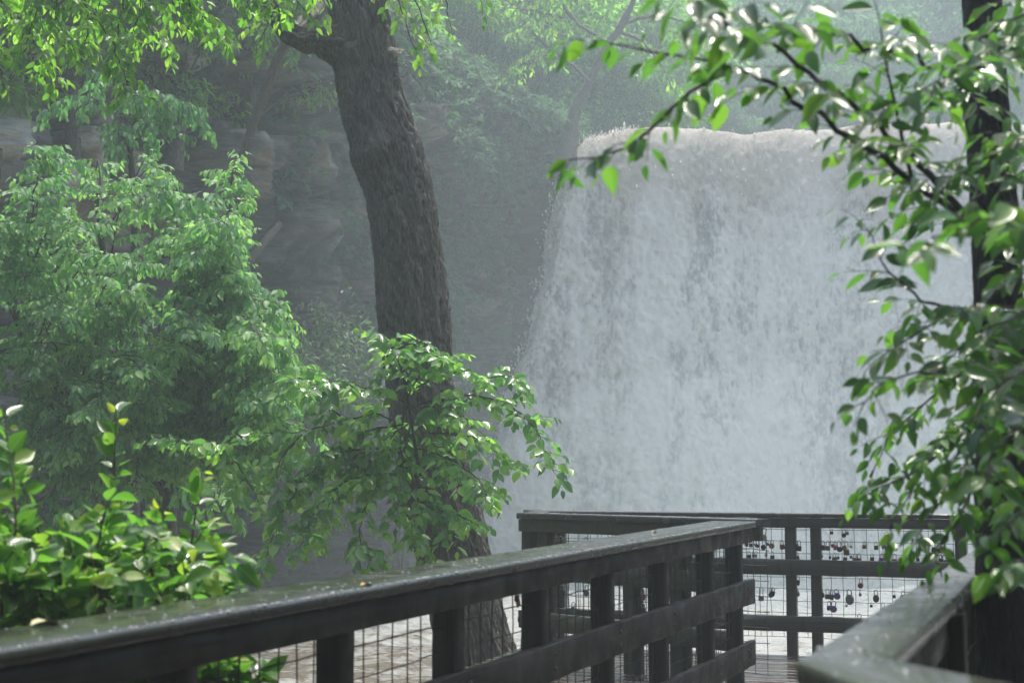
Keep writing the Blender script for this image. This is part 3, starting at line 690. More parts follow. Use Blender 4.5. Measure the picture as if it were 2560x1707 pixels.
# picture column, wire row, shape, colour, size (mm), shackle length
ROW = {0: 1, 1: 2, 2: 3, 3: 5, 4: 6, 5: 7, 6: 8}
def wire_z(row_px): return min(azs, key=lambda z: abs((row_px - 1285) / 326. - z))
LOCKS = [
 # left opening, top wire
 ('upper left opening', 1332, [(1893, 'square', 'grey', 40, .2), (1912, 'square', 'silver', 44, .6)]),
 ('upper left opening', 1361, [(1869, 'square', 'reddish brown', 26, .3), (1878, 'square', 'dark steel', 26, .5), (1886, 'square', 'teal', 22, .9), (1894, 'square', 'reddish brown', 24, .9), (1911, 'round', 'dark steel', 34, .5),
    (1920, 'square', 'grey', 20, .4), (1931, 'round', 'copper', 36, 0), (1954, 'square', 'brown', 34, .4)]),
 ('upper left opening', 1388, [(1873, 'square', 'dark steel', 30, .2), (1884, 'square', 'brown', 22, .3), (1892, 'square', 'grey', 22, .4), (1917, 'square', 'silver', 20, .1), (1932, 'square', 'dark steel', 30, .3)]),
 ('narrow upper opening', 1361, [(1991, 'square', 'brown', 32, .2), (1998, 'square', 'dark steel', 36, .6)]),
 ('narrow upper opening', 1388, [(1992, 'round', 'brown', 36, .0)]),
 ('upper right opening', 1322, [(2080, 'square', 'dark steel', 22, .1), (2111, 'round', 'dark steel', 28, .5), (2118, 'square', 'grey', 22, .2)]),
 ('upper right opening', 1355, [(2058, 'square', 'grey', 36, .3), (2070, 'square', 'brown', 32, .6), (2079, 'square', 'reddish brown', 24, .4), (2088, 'square', 'rose', 34, .3), (2097, 'round', 'dark steel', 34, .7), (2107, 'square', 'olive brass', 32, .5),
    (2116, 'square', 'brown', 40, 1.1), (2129, 'square', 'silver', 20, .9), (2161, 'square', 'brown', 26, .4), (2190, 'square', 'dark steel', 28, .5), (2208, 'square', 'pinkish', 26, .3), (2218, 'square', 'teal', 34, .5), (2236, 'square', 'grey', 30, .6), (2304, 'square', 'pinkish', 26, .7), (2312, 'square', 'rose', 26, .7), (2321, 'square', 'reddish brown', 26, .7),
    (2332, 'oval', 'dark steel', 34, .4), (2349, 'round', 'dark steel', 32, .7), (2357, 'square', 'brass', 36, .2), (2411, 'round', 'red', 32, .3)]),
 ('upper right opening', 1384, [(2055, 'square', 'teal', 16, .4), (2076, 'square', 'dark steel', 18, .8), (2086, 'square', 'brown', 34, .3), (2095, 'square', 'teal', 20, .7), (2115, 'square', 'dark steel', 28, .5), (2127, 'square', 'grey', 20, .2), (2139, 'square', 'brown', 34, .4), (2149, 'square', 'reddish brown', 36, .4),
    (2180, 'square', 'dark steel', 28, .3), (2205, 'square', 'purple', 34, .3), (2214, 'square', 'grey', 24, .4), (2237, 'square', 'brown', 34, .5), (2279, 'square', 'brass', 34, .5), (2295, 'square', 'dark steel', 32, .2), (2323, 'square', 'dark steel', 30, .2), (2336, 'square', 'grey', 34, .3), (2352, 'square', 'dark steel', 28, .3), (2360, 'round', 'grey', 32, .5)]),
 ('narrow middle opening', 1436, [(1995, 'square', 'maroon', 36, .2)]),
 ('narrow middle opening', 1478, [(1993, 'oval', 'beige', 28, .1)]),
 ('middle left opening', 1478, [(1904, 'square', 'grey', 38, 1.2), (1927, 'round', 'blue', 34, .5), (1934, 'square', 'dark steel', 34, .2)]),
 ('middle left opening', 1522, [(1898, 'square', 'beige', 24, .4)]),
 ('middle right opening', 1436, [(2153, 'round', 'red', 34, .6)]),
 ('middle right opening', 1472, [(2052, 'square', 'dark steel', 34, .3), (2069, 'square', 'brown', 34, .6), (2080, 'square', 'dark green', 36, .6), (2091, 'round', 'purple', 42, .0), (2123, 'oval', 'grey', 52, .1), (2150, 'square', 'brown', 20, .7), (2190, 'oval', 'brown', 38, .3), (2233, 'square', 'dark steel', 22, .9), (2258, 'round', 'grey', 30, .3)]),
 ('middle right opening', 1502, [(2073, 'square', 'purple', 32, .5), (2085, 'round', 'purple', 42, .2), (2116, 'square', 'beige', 16, .8), (2178, 'square', 'dark steel', 18, .3), (2207, 'round', 'silver', 30, .4)]),
 ('middle right opening', 1531, [(2150, 'round', 'pinkish', 38, .3)]),
]
ORD = ['first', 'second', 'third', 'fourth', 'fifth', 'sixth', 'seventh', 'eighth', 'ninth', 'tenth', 'eleventh', 'twelfth', 'thirteenth', 'fourteenth', 'fifteenth', 'sixteenth', 'seventeenth', 'eighteenth', 'nineteenth', 'twentieth', 'twenty-first']
MA = A0 - sA * (.022 + .038 + .05)
rl = np.random.RandomState(12)
rows_in = {}
for pan, y, ls in LOCKS: rows_in.setdefault(pan, []).append(y)
for pan, y, ls in LOCKS:
    ys = sorted(set(rows_in[pan])); rown = {1: [''], 2: ['upper ', 'lower '], 3: ['top ', 'middle ', 'bottom ']}
    wn = (rown[len(ys)] if len(ys) <= 3 else ['top ', 'second ', 'third ', 'bottom '])[ys.index(y)]
    for k, (px, shp, col, sz, lng) in enumerate(ls):
        p0 = PV(px, y, MA, MA + tA); z = min(azs, key=lambda z: abs((A0[2] - z) - p0[2])); l = np.dot((p0 - MA)[:2], nrm(tA[:2]))
        p = A0 - sA * (.022 + .038 + .042) + tA * l; p = p - UP * (z - .004)
        size = 'large ' if sz >= 42 else 'small ' if sz <= 24 else ''
        if len(ls) == 1: lb = f'{size}{col} {shp} padlock alone on {wn}wire, {pan}, far railing'
        else: lb = f'{size}{col} {shp} padlock, {ORD[k]} from left, {wn}wire, {pan}, far railing'
        padlock(p, shp, col, sz * .00110, lng, rl.randn() * .35, rl.randn() * .12, lb, tA, sA)
# a few more on the short mossy railing and its corner
MBp = B0 - sB * (.022 + .038 + .042)
for (px, py, shp, col, sz, lng, lb) in [
 (1391, 1341, 'square', 'reddish brown', 36, .3, 'reddish brown padlock, leftmost of three clustered under the mossy top board'),
 (1401, 1341, 'round', 'dark steel', 38, .5, 'round dark padlock, middle of three clustered under the mossy top board'),
 (1411, 1343, 'square', 'brown', 36, .4, 'brown padlock, rightmost of three clustered under the mossy top board'),
 (1464, 1344, 'round', 'red', 34, .1, 'round red padlock alone below the mossy top board'),
 (1495, 1346, 'square', 'silver', 30, .2, 'silver padlock half hidden by the near railing cap, right of the red one'),
 (1405, 1462, 'round', 'dark steel', 42, .1, 'round dark padlock under the mossy middle board, right of the corner posts'),
 (1467, 1464, 'round', 'grey', 40, .1, 'round grey padlock under the mossy middle board, second from the corner posts'),
 (1607, 1472, 'oval', 'pinkish', 38, .1, 'oval pinkish padlock seen between two posts under the mossy middle board'),
 (1434, 1506, 'oval', 'teal', 34, .3, 'oval teal padlock on the lower wire behind the near railing'),
 (1607, 1509, 'square', 'dark steel', 34, .3, 'dark padlock on the lower wire below the oval pinkish one')]:
    p = PV(px, py, MBp, MBp + tB); padlock(p, shp, col, sz * .0011, lng, rl.randn() * .3, rl.randn() * .1, lb, tB, sB)
MLp = LA - sL * (.022 + .038 + .054)
for (px, py, shp, col, sz, lng, lb) in [
 (1292, 1478, 'square', 'red', 44, .2, 'red padlock left of the corner post, above the gold one'),
 (1293, 1490, 'square', 'brass', 46, .3, 'brass padlock tilted below the red one left of the corner post'),
 (1297, 1532, 'square', 'dark steel', 36, .3, 'dark padlock lowest on the wires left of the corner post'),
 (1690, 1380, 'square', 'teal', 44, .2, 'teal square padlock under the near top board, left of the red one'),
 (1703, 1379, 'round', 'red', 40, .2, 'round red padlock tucked under the near top board'),
 (1728, 1380, 'square', 'teal', 50, .3, 'large teal padlock under the near top board by the last posts'),
 (1682, 1420, 'square', 'olive brass', 36, .2, 'olive padlock on the near mesh, left of the brass one'),
 (1716, 1418, 'square', 'brass', 38, .3, 'brass padlock tilted on the near mesh by the last posts')]:
    p = PV(px, py, MLp, MLp + tL); padlock(p, shp, col, sz * .00055, lng, rl.randn() * .3, .35 if col == 'brass' else 0, lb, tL, sL)

# ------------------------------------------------------------------ trunks
def trunk_mesh(mb, cen, rad, n=150, rings=420, ridge=.03, seed=3, fr=(11, 2.4), burls=()):
    """cen: (k,3) control points, rad: radii; furrowed bark"""
    c = catmull(np.concatenate([cen, np.asarray(rad)[:, None]], 1) if False else cen, rings)
    ra = catmull(np.stack([rad, rad, rad], -1), rings)[:, 0]
    T = nrm(np.gradient(c, axis=0)); s = nrm(np.cross(T, A3(0.05, 1, .02))); u = np.cross(s, T)
    a = np.arange(n) / n * 2 * math.pi; L = np.concatenate([[0], np.cumsum(np.linalg.norm(np.diff(c, axis=0), axis=1))])
    R0 = rad[len(rad) // 2]
    q = np.stack([np.cos(a)[None] * R0 * fr[0] + 0 * L[:, None], np.sin(a)[None] * R0 * fr[0] + 0 * L[:, None], L[:, None] * fr[1] + 0 * a[None]], -1)
    q = q + (fbm(q * .6, 2, seed + 3) - .5)[..., None] * 1.3
    nz1 = fbm(q, 3, seed); rid = 1 - np.abs(nz1 * 2 - 1) * 2.2
    rid = np.clip(rid, -.6, 1)
    big = fbm(np.stack([np.cos(a)[None] * 1.2 + 0 * L[:, None], np.sin(a)[None] * 1.2 + 0 * L[:, None], L[:, None] * .7 + 0 * a[None]], -1), 3, seed + 9) - .5
    n2_ = fbm(q * A3(1.9, 1.9, 1.5) + 5.3, 2, seed + 31)
    fur = np.exp(-((nz1 * 2 - 1) / .17) ** 2) + .6 * np.exp(-((n2_ * 2 - 1) / .15) ** 2)
    rr = ra[:, None] * (1 + big * .08) - ridge * fur * .85 + (fbm(q * 3.7, 3, seed + 5) - .5) * ridge * .9
    for (lb, ab, wd, am) in burls:
        da = np.angle(np.exp(1j * (a[None] - ab))); rr = rr + am * np.exp(-((L[:, None] - lb) / wd) ** 2 - (da / .9) ** 2)
    V = c[:, None] + rr[..., None] * (np.cos(a)[None, :, None] * s[:, None] + np.sin(a)[None, :, None] * u[:, None])
    at = np.stack([L[:, None] + 0 * a[None], a[None] * R0 + 0 * L[:, None], 0 * rr], -1)
    mb.grid(V, rings, n, True, at)
    mb.add(V[0], list(range(n)), [n]); mb.add(V[-1], list(range(n))[::-1], [n])
    return c

TY = 13.0
EDGE = [(-320, 770, 905), (-100, 795, 945), (0, 814, 969), (218, 838, 1007), (360, 871, 1054), (490, 912, 1088), (653, 934, 1112), (762, 938, 1127), (850, 947, 1132), (980, 964, 1140), (1090, 975, 1155), (1200, 996, 1182), (1300, 1020, 1210), (1400, 1042, 1236), (1526, 1072, 1262), (1640, 1095, 1296), (1800, 1115, 1345), (2080, 1120, 1440)]
cen = []; rad = []
for (y, l, rr) in EDGE[::-1]:
    a, b = P(l, y, TY), P(rr, y, TY); cen.append((a + b) / 2); rad.append(np.linalg.norm(b - a) / 2 * .985)
cen = np.array(cen)
ct = thing('tree', 'large leaning dark trunked tree standing in the centre before the falls', 'tree', tuple(cen[0]))
mb = MB(); trunk_mesh(mb, cen, np.array(rad), 240, 1050, .036, 3, (15, 3.0), burls=((6.25, -1.35, .14, .06),)); mb.build('trunk', BARK, ct, smooth=True)
mb = MB(); st = [P(960, 190, TY + .05), P(880, 128, TY - .05), P(815, 108, TY - .15), P(765, 100, TY - .22), P(722, 82, TY - .25), P(690, 40, TY - .25), P(668, -20, TY - .2), P(640, -120, TY - .1)]
trunk_mesh(mb, np.array(st), np.array([.30, .25, .165, .12, .095, .08, .07, .055]), 90, 220, .045, 8, (10, 3), burls=((.62, 1.6, .12, .05), (.85, -1.2, .09, .05)))
mb.build('limb', BARK, ct, smooth=True)
mb = MB(); trunk_mesh(mb, np.array([P(724, 108, TY - .25), P(752, 68, TY + .1), P(790, 28, TY + .4), P(830, -60, TY + .8)]), np.array([.03, .07, .085, .07]), 30, 60, .016, 9, (13, 3)); mb.build('branch', BARK, ct, smooth=True)
FO = Foliage(LEAF_MD, .52, .3, .2, 21); WO = MB()
for pts in [[(960, -120, 13), (1010, -60, 12.9), (1050, 30, 12.8), (1075, 100, 12.8)], [(970, -150, 13), (1060, -80, 13), (1110, -10, 13), (1120, 40, 13)], [(950, -100, 13), (990, -10, 12.7), (1015, 60, 12.6), (1030, 110, 12.6)],
            [(950, -180, 13), (1100, -140, 13.2), (1180, -60, 13.4), (1200, -10, 13.4)],
            [(668, -20, 12.8), (700, -30, 12.6), (740, 0, 12.5), (775, 40, 12.4)], [(660, -60, 12.8), (720, -80, 12.5), (790, -50, 12.3), (812, 10, 12.3)], [(690, 40, 12.75), (670, 60, 12.6), (650, 100, 12.5)]]:
    bough(FO, WO, [P(*p) for p in pts], .012, .004, .16, (.2, .5), 1.0, (.08, .11), .05, .8, (.35, .9), start=.2)
WO.build('twigs', TWIG, ct); FO.build('crown', ML['lime'], ct, smooth=True)

# near right tree
NY = 4.4
cen = np.array([P(2560, 2300, NY), P(2535, 1900, NY), P(2520, 1600, NY), P(2512, 1350, NY), P(2508, 1050, NY), P(2498, 750, NY), P(2482, 480, NY), P(2465, 240, NY), P(2455, 0, NY), P(2450, -300, NY), P(2440, -700, NY)])
rad = np.array([.14, .115, .1, .092, .083, .078, .073, .068, .062, .058, .05])
rt = thing('tree', 'slender black trunked tree at the right edge with glossy arching branches', 'tree', tuple(cen[0]))
mb = MB(); trunk_mesh(mb, cen, rad, 90, 420, .006, 13, (30, 6)); mb.build('trunk', BARKD, rt, smooth=True)
FO = Foliage(LEAF_HI, .44, .28, .25, 31)
RB = [
 ([(2520, 650, 4.3), (2400, 545, 3.9), (2280, 450, 3.6), (2170, 370, 3.4), (2050, 290, 3.25), (1950, 225, 3.15), (1845, 172, 3.1)], .0105, .005, dict(sp=.09, tl=(.1, .26), start=.2)),
 ([(1845, 172, 3.1), (1760, 205, 3.1), (1680, 270, 3.1), (1610, 340, 3.12), (1520, 388, 3.15), (1430, 398, 3.2)], .0055, .002, dict(sp=.075, tl=(.05, .14), start=.12)),
 ([(2440, 575, 4.0), (2330, 440, 3.7), (2230, 340, 3.5), (2120, 255, 3.3), (2010, 180, 3.1), (1900, 100, 3.0), (1800, 30, 2.9)], .011, .003, dict(sp=.075, tl=(.1, .25))),
 ([(1845, 172, 3.1), (1760, 148, 3.1), (1650, 135, 3.1), (1540, 112, 3.15), (1440, 98, 3.2)], .004, .0015, dict(sp=.085, tl=(.03, .08), start=.05)),
 ([(2280, 450, 3.6), (2250, 330, 3.5), (2225, 200, 3.4), (2200, 60, 3.3)], .006, .002, dict(sp=.085, tl=(.1, .25))),
 ([(2490, 300, 4.3), (2400, 205, 3.8), (2250, 135, 3.4), (2100, 95, 3.2), (1960, 65, 3.0), (1850, 60, 2.9)], .009, .002, dict(sp=.07, tl=(.1, .25))),
 ([(2600, 60, 3.7), (2480, 130, 3.4), (2400, 180, 3.3), (2330, 230, 3.2)], .006, .002, dict(sp=.07, tl=(.1, .22))),
 ([(1850, 100, 3.0), (1790, 40, 2.7), (1730, -10, 2.5), (1690, -60, 2.4)], .004, .002, dict(sp=.07, tl=(.07, .15))),
 ([(2500, 790, 4.2), (2440, 775, 3.8), (2330, 765, 3.7), (2270, 720, 3.6), (2210, 650, 3.5), (2165, 570, 3.5)], .006, .0015, dict(sp=.085, tl=(.06, .18))),
 ([(2440, 775, 3.8), (2350, 800, 3.7), (2265, 850, 3.6), (2190, 900, 3.6)], .004, .0015, dict(sp=.07, tl=(.06, .18))),
 ([(2500, 900, 4.2), (2430, 930, 3.5), (2330, 930, 3.3), (2210, 950, 3.3), (2150, 1030, 3.3)], .005, .0015, dict(sp=.065, tl=(.06, .16))),
 ([(2505, 980, 4.3), (2430, 1040, 4.1), (2340, 1130, 4.1), (2270, 1240, 4.1), (2230, 1310, 4.1)], .006, .0015, dict(sp=.05, tl=(.08, .2), lL=(.045, .065), lsp=.028)),
 ([(2510, 1000, 4.3), (2400, 1090, 4.1), (2290, 1180, 4.1), (2210, 1210, 4.1), (2160, 1240, 4.1)], .006, .0015, dict(sp=.05, tl=(.07, .17), lL=(.045, .065), lsp=.028)),
 ([(2510, 1050, 4.2), (2440, 1150, 4.1), (2350, 1250, 4.0), (2290, 1350, 4.0)], .006, .0015, dict(sp=.055, tl=(.08, .18), lL=(.045, .07), lsp=.03)),
 ([(2620, 560, 2.7), (2480, 540, 2.6), (2380, 570, 2.55), (2300, 620, 2.5)], .004, .0015, dict(sp=.14, tl=(.05, .11), lL=(.065, .09), lsp=.05)),
 ([(2620, 900, 3.4), (2520, 950, 3.3), (2440, 1030, 3.2), (2400, 1130, 3.2)], .005, .0015, dict(sp=.06, tl=(.08, .18))),
 ([(2600, 1000, 3.3), (2530, 1080, 3.2), (2460, 1180, 3.1), (2420, 1250, 3.1)], .004, .0015, dict(sp=.07, tl=(.07, .15))),
 ([(2620, 780, 3.6), (2520, 800, 3.5), (2430, 850, 3.4), (2370, 900, 3.4)], .004, .0015, dict(sp=.07, tl=(.08, .17))),
 ([(2620, 330, 3.4), (2520, 370, 3.3), (2420, 420, 3.3), (2330, 500, 3.3)], .004, .0015, dict(sp=.07, tl=(.08, .18))),
 ([(2650, 1400, 3.1), (2560, 1398, 3.05), (2490, 1408, 3.0)], .003, .0012, dict(sp=.2, tl=(.03, .06), lL=(.075, .085), lsp=.06)),
 ([(2508, 880, 4.35), (2420, 920, 4.2), (2320, 1000, 4.2), (2230, 1090, 4.2), (2180, 1180, 4.2)], .006, .0015, dict(sp=.05, tl=(.08, .2), lL=(.05, .072), lsp=.03)),
 ([(2512, 1100, 4.3), (2450, 1180, 4.1), (2400, 1280, 4.0), (2340, 1380, 4.0)], .006, .0015, dict(sp=.05, tl=(.08, .2), lL=(.05, .072), lsp=.03)),
 *[([(2680, y_ - 40, d_ + .1), (2590, y_, d_), (2510, y_ + 25, d_ - .05), (2435, y_ + 75, d_ - .1)], .004, .0015, dict(sp=.12, tl=(.06, .14))) for (y_, d_) in ((20, 3.5), (130, 3.9), (420, 3.6), (690, 3.5), (830, 3.8), (1080, 3.9))],
 ([(2600, 1250, 3.3), (2530, 1300, 3.3), (2490, 1340, 3.3)], .003, .0012, dict(sp=.08, tl=(.05, .1))),
]
WB = MB(); WT = MB()
for k, (pts, r0, r1, kw) in enumerate(RB):
    a = dict(droop=.55, lL=(.052, .08), lsp=.031, hang=.45, tint=(.1, .75), twr=.0016, spread=.9, lift=.3)
    a.update(kw)
    if pts[0][0] > 2560: pts = [(2508, pts[0][1] + 40, 4.33), (min(pts[0][0], 2585), pts[0][1] + 8, (pts[0][2] + 4.0) / 2)] + pts[1:]
    q = [P(*p) for p in pts]
    a['sp'] = a['sp'] * (.82 if q[-1][2] > 2.2 else .72)
    W1 = MB(); bough(FO, W1, q, r0, r1, **a)
    W1.build('branch', TWIG if r0 < .008 else BARKD, rt)
FO.build('crown', ML['right'], rt, smooth=True)

# ------------------------------------------------------------------ front left shrub
fs = thing('shrub', 'glossy large leaved shrub rising behind the near left railing', 'shrub', tuple(P(300, 2300, 4.6)))
FO = Foliage(LEAF_HI, .56, .3, .28, 41); r = np.random.RandomState(44)
STEMS = [[(20, 1560, 4.4), (40, 1290, 4.4), (12, 1040, 4.5)], [(90, 1560, 4.6), (110, 1380, 4.6), (60, 1230, 4.6), (35, 1130, 4.6)], [(300, 1560, 4.9), (290, 1350, 4.9), (285, 1200, 4.9), (290, 1030, 4.9)],
         [(250, 1560, 4.4), (240, 1400, 4.4), (270, 1250, 4.4)], [(420, 1540, 4.7), (425, 1400, 4.7), (400, 1270, 4.7)], [(470, 1530, 4.9), (480, 1350, 4.9), (505, 1180, 4.9)], [(500, 1530, 5.0), (530, 1420, 5.0), (520, 1310, 5.0)],
         [(380, 1540, 4.6), (350, 1450, 4.6), (330, 1310, 4.6)], [(150, 1560, 4.3), (190, 1440, 4.3), (160, 1310, 4.3)], [(-60, 1600, 4.2), (-40, 1400, 4.2), (-20, 1250, 4.2)], [(60, 1600, 4.2), (120, 1500, 4.2), (210, 1430, 4.2)],
         [(330, 1560, 4.5), (390, 1480, 4.5), (470, 1440, 4.5)], [(440, 1560, 4.8), (520, 1500, 4.8), (590, 1450, 4.8)], [(200, 1580, 4.5), (230, 1500, 4.5), (300, 1440, 4.5)], [(0, 1600, 4.2), (30, 1480, 4.2), (90, 1400, 4.2)],
         [(520, 1760, 4.7), (540, 1700, 4.7), (600, 1640, 4.7)], [(440, 1780, 4.6), (500, 1700, 4.6), (540, 1650, 4.6)], [(560, 1800, 4.8), (620, 1720, 4.8), (660, 1680, 4.8)], [(340, 1760, 4.4), (350, 1700, 4.4), (380, 1660, 4.4)]]
for s_ in STEMS:
    q = [P(*p) for p in s_]
    base = q[0] * A3(1, 1, 0) + A3(0, 0, -1.0)
    W1 = MB()
    pl = catmull([base] + q, 26); tube(W1, pl, np.linspace(.008, .002, 26), 6)
    W1.build('stem', TWIGR, fs)
    seg = pl[3:]; n = len(seg)
    k = 0
    for i in range(n):
        f0 = i / n
        for _ in range(3 if f0 < .55 else 2):
            td = nrm(seg[min(i + 1, n - 1)] - seg[max(i - 1, 0)]); az = k * 2.4 + r.randn() * .4; k += 1
            h = A3(math.cos(az), math.sin(az), 0); f_ = i / n
            d = h * (.9 - .3 * f_) + td * (.25 + .5 * f_) + A3(0, 0, -.45 * r.rand()) + r.randn(3) * .28
            yng = f_ > .88 and r.rand() < .6
            FO.leaf(seg[i] + h * .01, d, UP * .7 + A3(0, -.3, 0) + r.randn(3) * .7, (r.uniform(.03, .05) if yng else r.uniform(.062, .112) * (1 - .2 * f_)), .97 if yng else np.clip(r.uniform(.05, .75), 0, 1))
for k in range(54):
    x0 = r.uniform(-60, 600); y0 = 1545 - .12 * x0 + r.uniform(-20, 60); Yd = r.uniform(4.25, 5.0)
    q = [P(x0, y0 + 120, Yd), P(x0 + r.uniform(-30, 30), y0, Yd), P(x0 + r.uniform(-90, 90), y0 - r.uniform(30, 190), Yd - r.uniform(0, .2))]
    W1 = MB(); bough(FO, W1, q, .005, .002, .06, (.04, .11), .5, (.062, .105), .04, .3, (.05, .7), start=.2, twr=.002, spread=1.1, lift=.4); W1.build('stem', TWIGR, fs)
FO.build('leaves', ML['front'], fs, smooth=True)

# ------------------------------------------------------------------ sapling before the central trunk
sp_ = thing('sapling', 'bushy glossy leaved sapling spreading in front of the central trunk', 'sapling', tuple(P(1230, 2150, 12.3)))
FO = Foliage(LEAF_MD, .62, .3, .25, 51)
WT = MB(); q = catmull([P(1230, 2150, 12.3), P(1180, 1700, 12.3), P(1125, 1420, 12.25), P(1055, 1200, 12.2), P(1020, 1000, 12.2), P(995, 840, 12.2)], 50); tube(WT, q, np.linspace(.035, .005, 50), 8); WT.build('trunk', TWIG, sp_)
SB = [
 [(1015, 1100), (960, 1038, 12), (860, 1050), (760, 1080), (680, 1078), (560, 1105), (400, 1100)],
 [(1020, 1010), (930, 972), (830, 965), (730, 975)], [(1012, 960), (990, 890), (955, 840)], [(1040, 970), (1120, 932), (1200, 945), (1270, 940), (1315, 970)],
 [(1050, 1010), (1180, 990), (1260, 1010), (1330, 1060), (1365, 1130), (1385, 1180)], [(1050, 1080), (1170, 1090), (1240, 1130), (1285, 1160)], [(1040, 1120), (1130, 1150), (1195, 1200), (1220, 1240)],
 [(1030, 1150), (1000, 1230), (990, 1310)], [(1005, 1130), (900, 1180), (830, 1250), (805, 1320)], [(1000, 1120), (850, 1130), (760, 1200), (700, 1300), (665, 1390)],
 [(1030, 1180), (1090, 1260), (1130, 1330)], [(1010, 1060), (900, 1085), (820, 1160), (745, 1230)], [(1015, 1000), (1060, 925), (1120, 890)], [(1015, 1150), (920, 1250), (900, 1340), (925, 1400)],
 [(560, 1105), (600, 1170), (640, 1240)], [(760, 1080), (700, 1150), (695, 1220)], [(1020, 1010), (1050, 1030), (1080, 1100), (1110, 1160)], [(1020, 1060), (980, 1090), (950, 1150), (940, 1210)],
 [(1020, 1200), (1060, 1260), (1150, 1290), (1190, 1310)], [(1020, 1010), (1010, 1040), (1000, 1100), (1010, 1180)], [(1010, 1180), (870, 1200), (780, 1290), (750, 1370)], [(1050, 1020), (1110, 1010), (1160, 1050), (1190, 1110)],
 [(1020, 900), (1060, 880), (1110, 900)], [(850, 1040), (800, 1000), (760, 950), (735, 945)], [(1000, 1250), (1030, 1310), (1060, 1370), (1075, 1400)], [(1015, 960), (1030, 930), (1050, 870), (1040, 850)]]
r = np.random.RandomState(52)
for s_ in SB:
    y0 = 12.2; dy = r.uniform(-.9, .1); m = len(s_)
    q = [P(p[0], p[1], y0 + dy * k / (m - 1)) for k, p in enumerate(s_)]
    W1 = MB(); bough(FO, W1, q, .009, .003, .048, (.12, .36), .6, (.085, .128), .044, .42, (.15, .9), start=.12, twr=.0025, spread=1., lift=.35)
    W1.build('branch', TWIG, sp_)
FO.build('leaves', ML['sap'], sp_, smooth=True)

# ------------------------------------------------------------------ understory tree on the left
ut = thing('tree', 'layered pale green understory tree filling the left, drooping sprays of leaves', 'tree', tuple(P(425, 1640, 16.6)))
FO = Foliage(LEAF_MD, .5, .35, .25, 61); r = np.random.RandomState(62)
WT = MB()
tr1 = catmull([P(430, 1640, 16.6), P(420, 1400, 16.6), P(415, 1200, 16.6), P(380, 1020, 16.4), P(300, 860, 16.2), P(260, 650, 16), P(240, 480, 16)], 60); tube(WT, tr1, np.linspace(.13, .02, 60), 10)
tr2 = catmull([P(415, 1200, 16.6), P(470, 1050, 16.4), P(540, 880, 16.2), P(560, 700, 16)], 40); tube(WT, tr2, np.linspace(.07, .015, 40), 8)
tr3 = catmull([P(415, 1250, 16.6), P(300, 1120, 16.2), P(150, 980, 15.8), P(60, 850, 15.5), P(20, 700, 15.5)], 40); tube(WT, tr3, np.linspace(.07, .015, 40), 8)
WT.build('trunk', BARKG, ut)
TIPS = [(110, 372), (240, 430), (330, 520), (395, 470), (440, 440), (590, 430), (470, 500), (520, 560), (600, 620), (560, 560), (635, 730), (690, 800), (660, 860), (770, 920), (700, 960), (680, 1020), (660, 1080), (560, 700), (480, 640), (400, 600), (150, 640), (0, 620), (60, 700),
        (240, 700), (330, 720), (420, 760), (520, 800), (590, 880), (620, 960), (520, 960), (430, 880), (340, 850), (250, 830), (160, 780), (80, 830), (20, 900), (60, 880), (180, 930), (290, 960), (390, 990), (480, 1050), (570, 1060), (620, 1130), (540, 1160), (440, 1100),
        (330, 1080), (220, 1050), (120, 1030), (20, 1040), (60, 1140), (160, 1180), (260, 1190), (340, 1220), (-60, 560), (-80, 760), (-60, 960), (100, 1290), (210, 1290), (0, 1230), (500, 1130), (700, 1110), (740, 1130), (600, 1180), (560, 1240), (150, 440), (300, 640), (200, 560), (90, 700), (170, 740), (300, 800), (100, 900), (210, 900), (360, 930), (460, 960), (100, 980), (250, 1010), (400, 1050), (540, 1010), (90, 1090), (300, 1130), (420, 1160), (160, 1110), (700, 880), (745, 955), (720, 1010), (690, 1050), (640, 1000), (600, 900), (730, 1080), (650, 1130), (660, 770), (580, 760), (490, 720), (350, 660), (610, 820), (540, 880), (460, 820)]
nodes = np.concatenate([tr1[18:], tr2[4:], tr3[4:]])
for k, (tx, ty) in enumerate(TIPS):
    Yd = r.uniform(14.2, 16.6) if k % 3 else r.uniform(13.8, 14.8); tipp = P(tx, ty, Yd)
    d = np.linalg.norm(nodes - tipp - A3(0, 0, -1.0), axis=1); b = nodes[np.argmin(d + r.rand(len(d)) * .8)]
    mid = b * .45 + tipp * .55 + A3(0, 0, .34 + .12 * r.rand()); pre = b * .12 + tipp * .88 + A3(0, 0, .14)
    q = [b, mid, pre, tipp]
    W1 = MB(); hi = ty < 700 or tx > 600; h0 = r.uniform(.35, .6) if (hi or Yd < 14.8) else r.uniform(.05, .45); tb_ = (h0, h0 + .3)
    bough(FO, W1, q, .012, .003, .075, (.28, .62), .55, (.07, .12), .036, .75, tb_, start=.3, open_=(.2, -.5, 0), twr=.003, spread=1.0, lift=.1, side=.7, sub=.22)
    W1.build('branch', BARKG, ut)
FO.build('crown', ML['left'], ut, smooth=True)
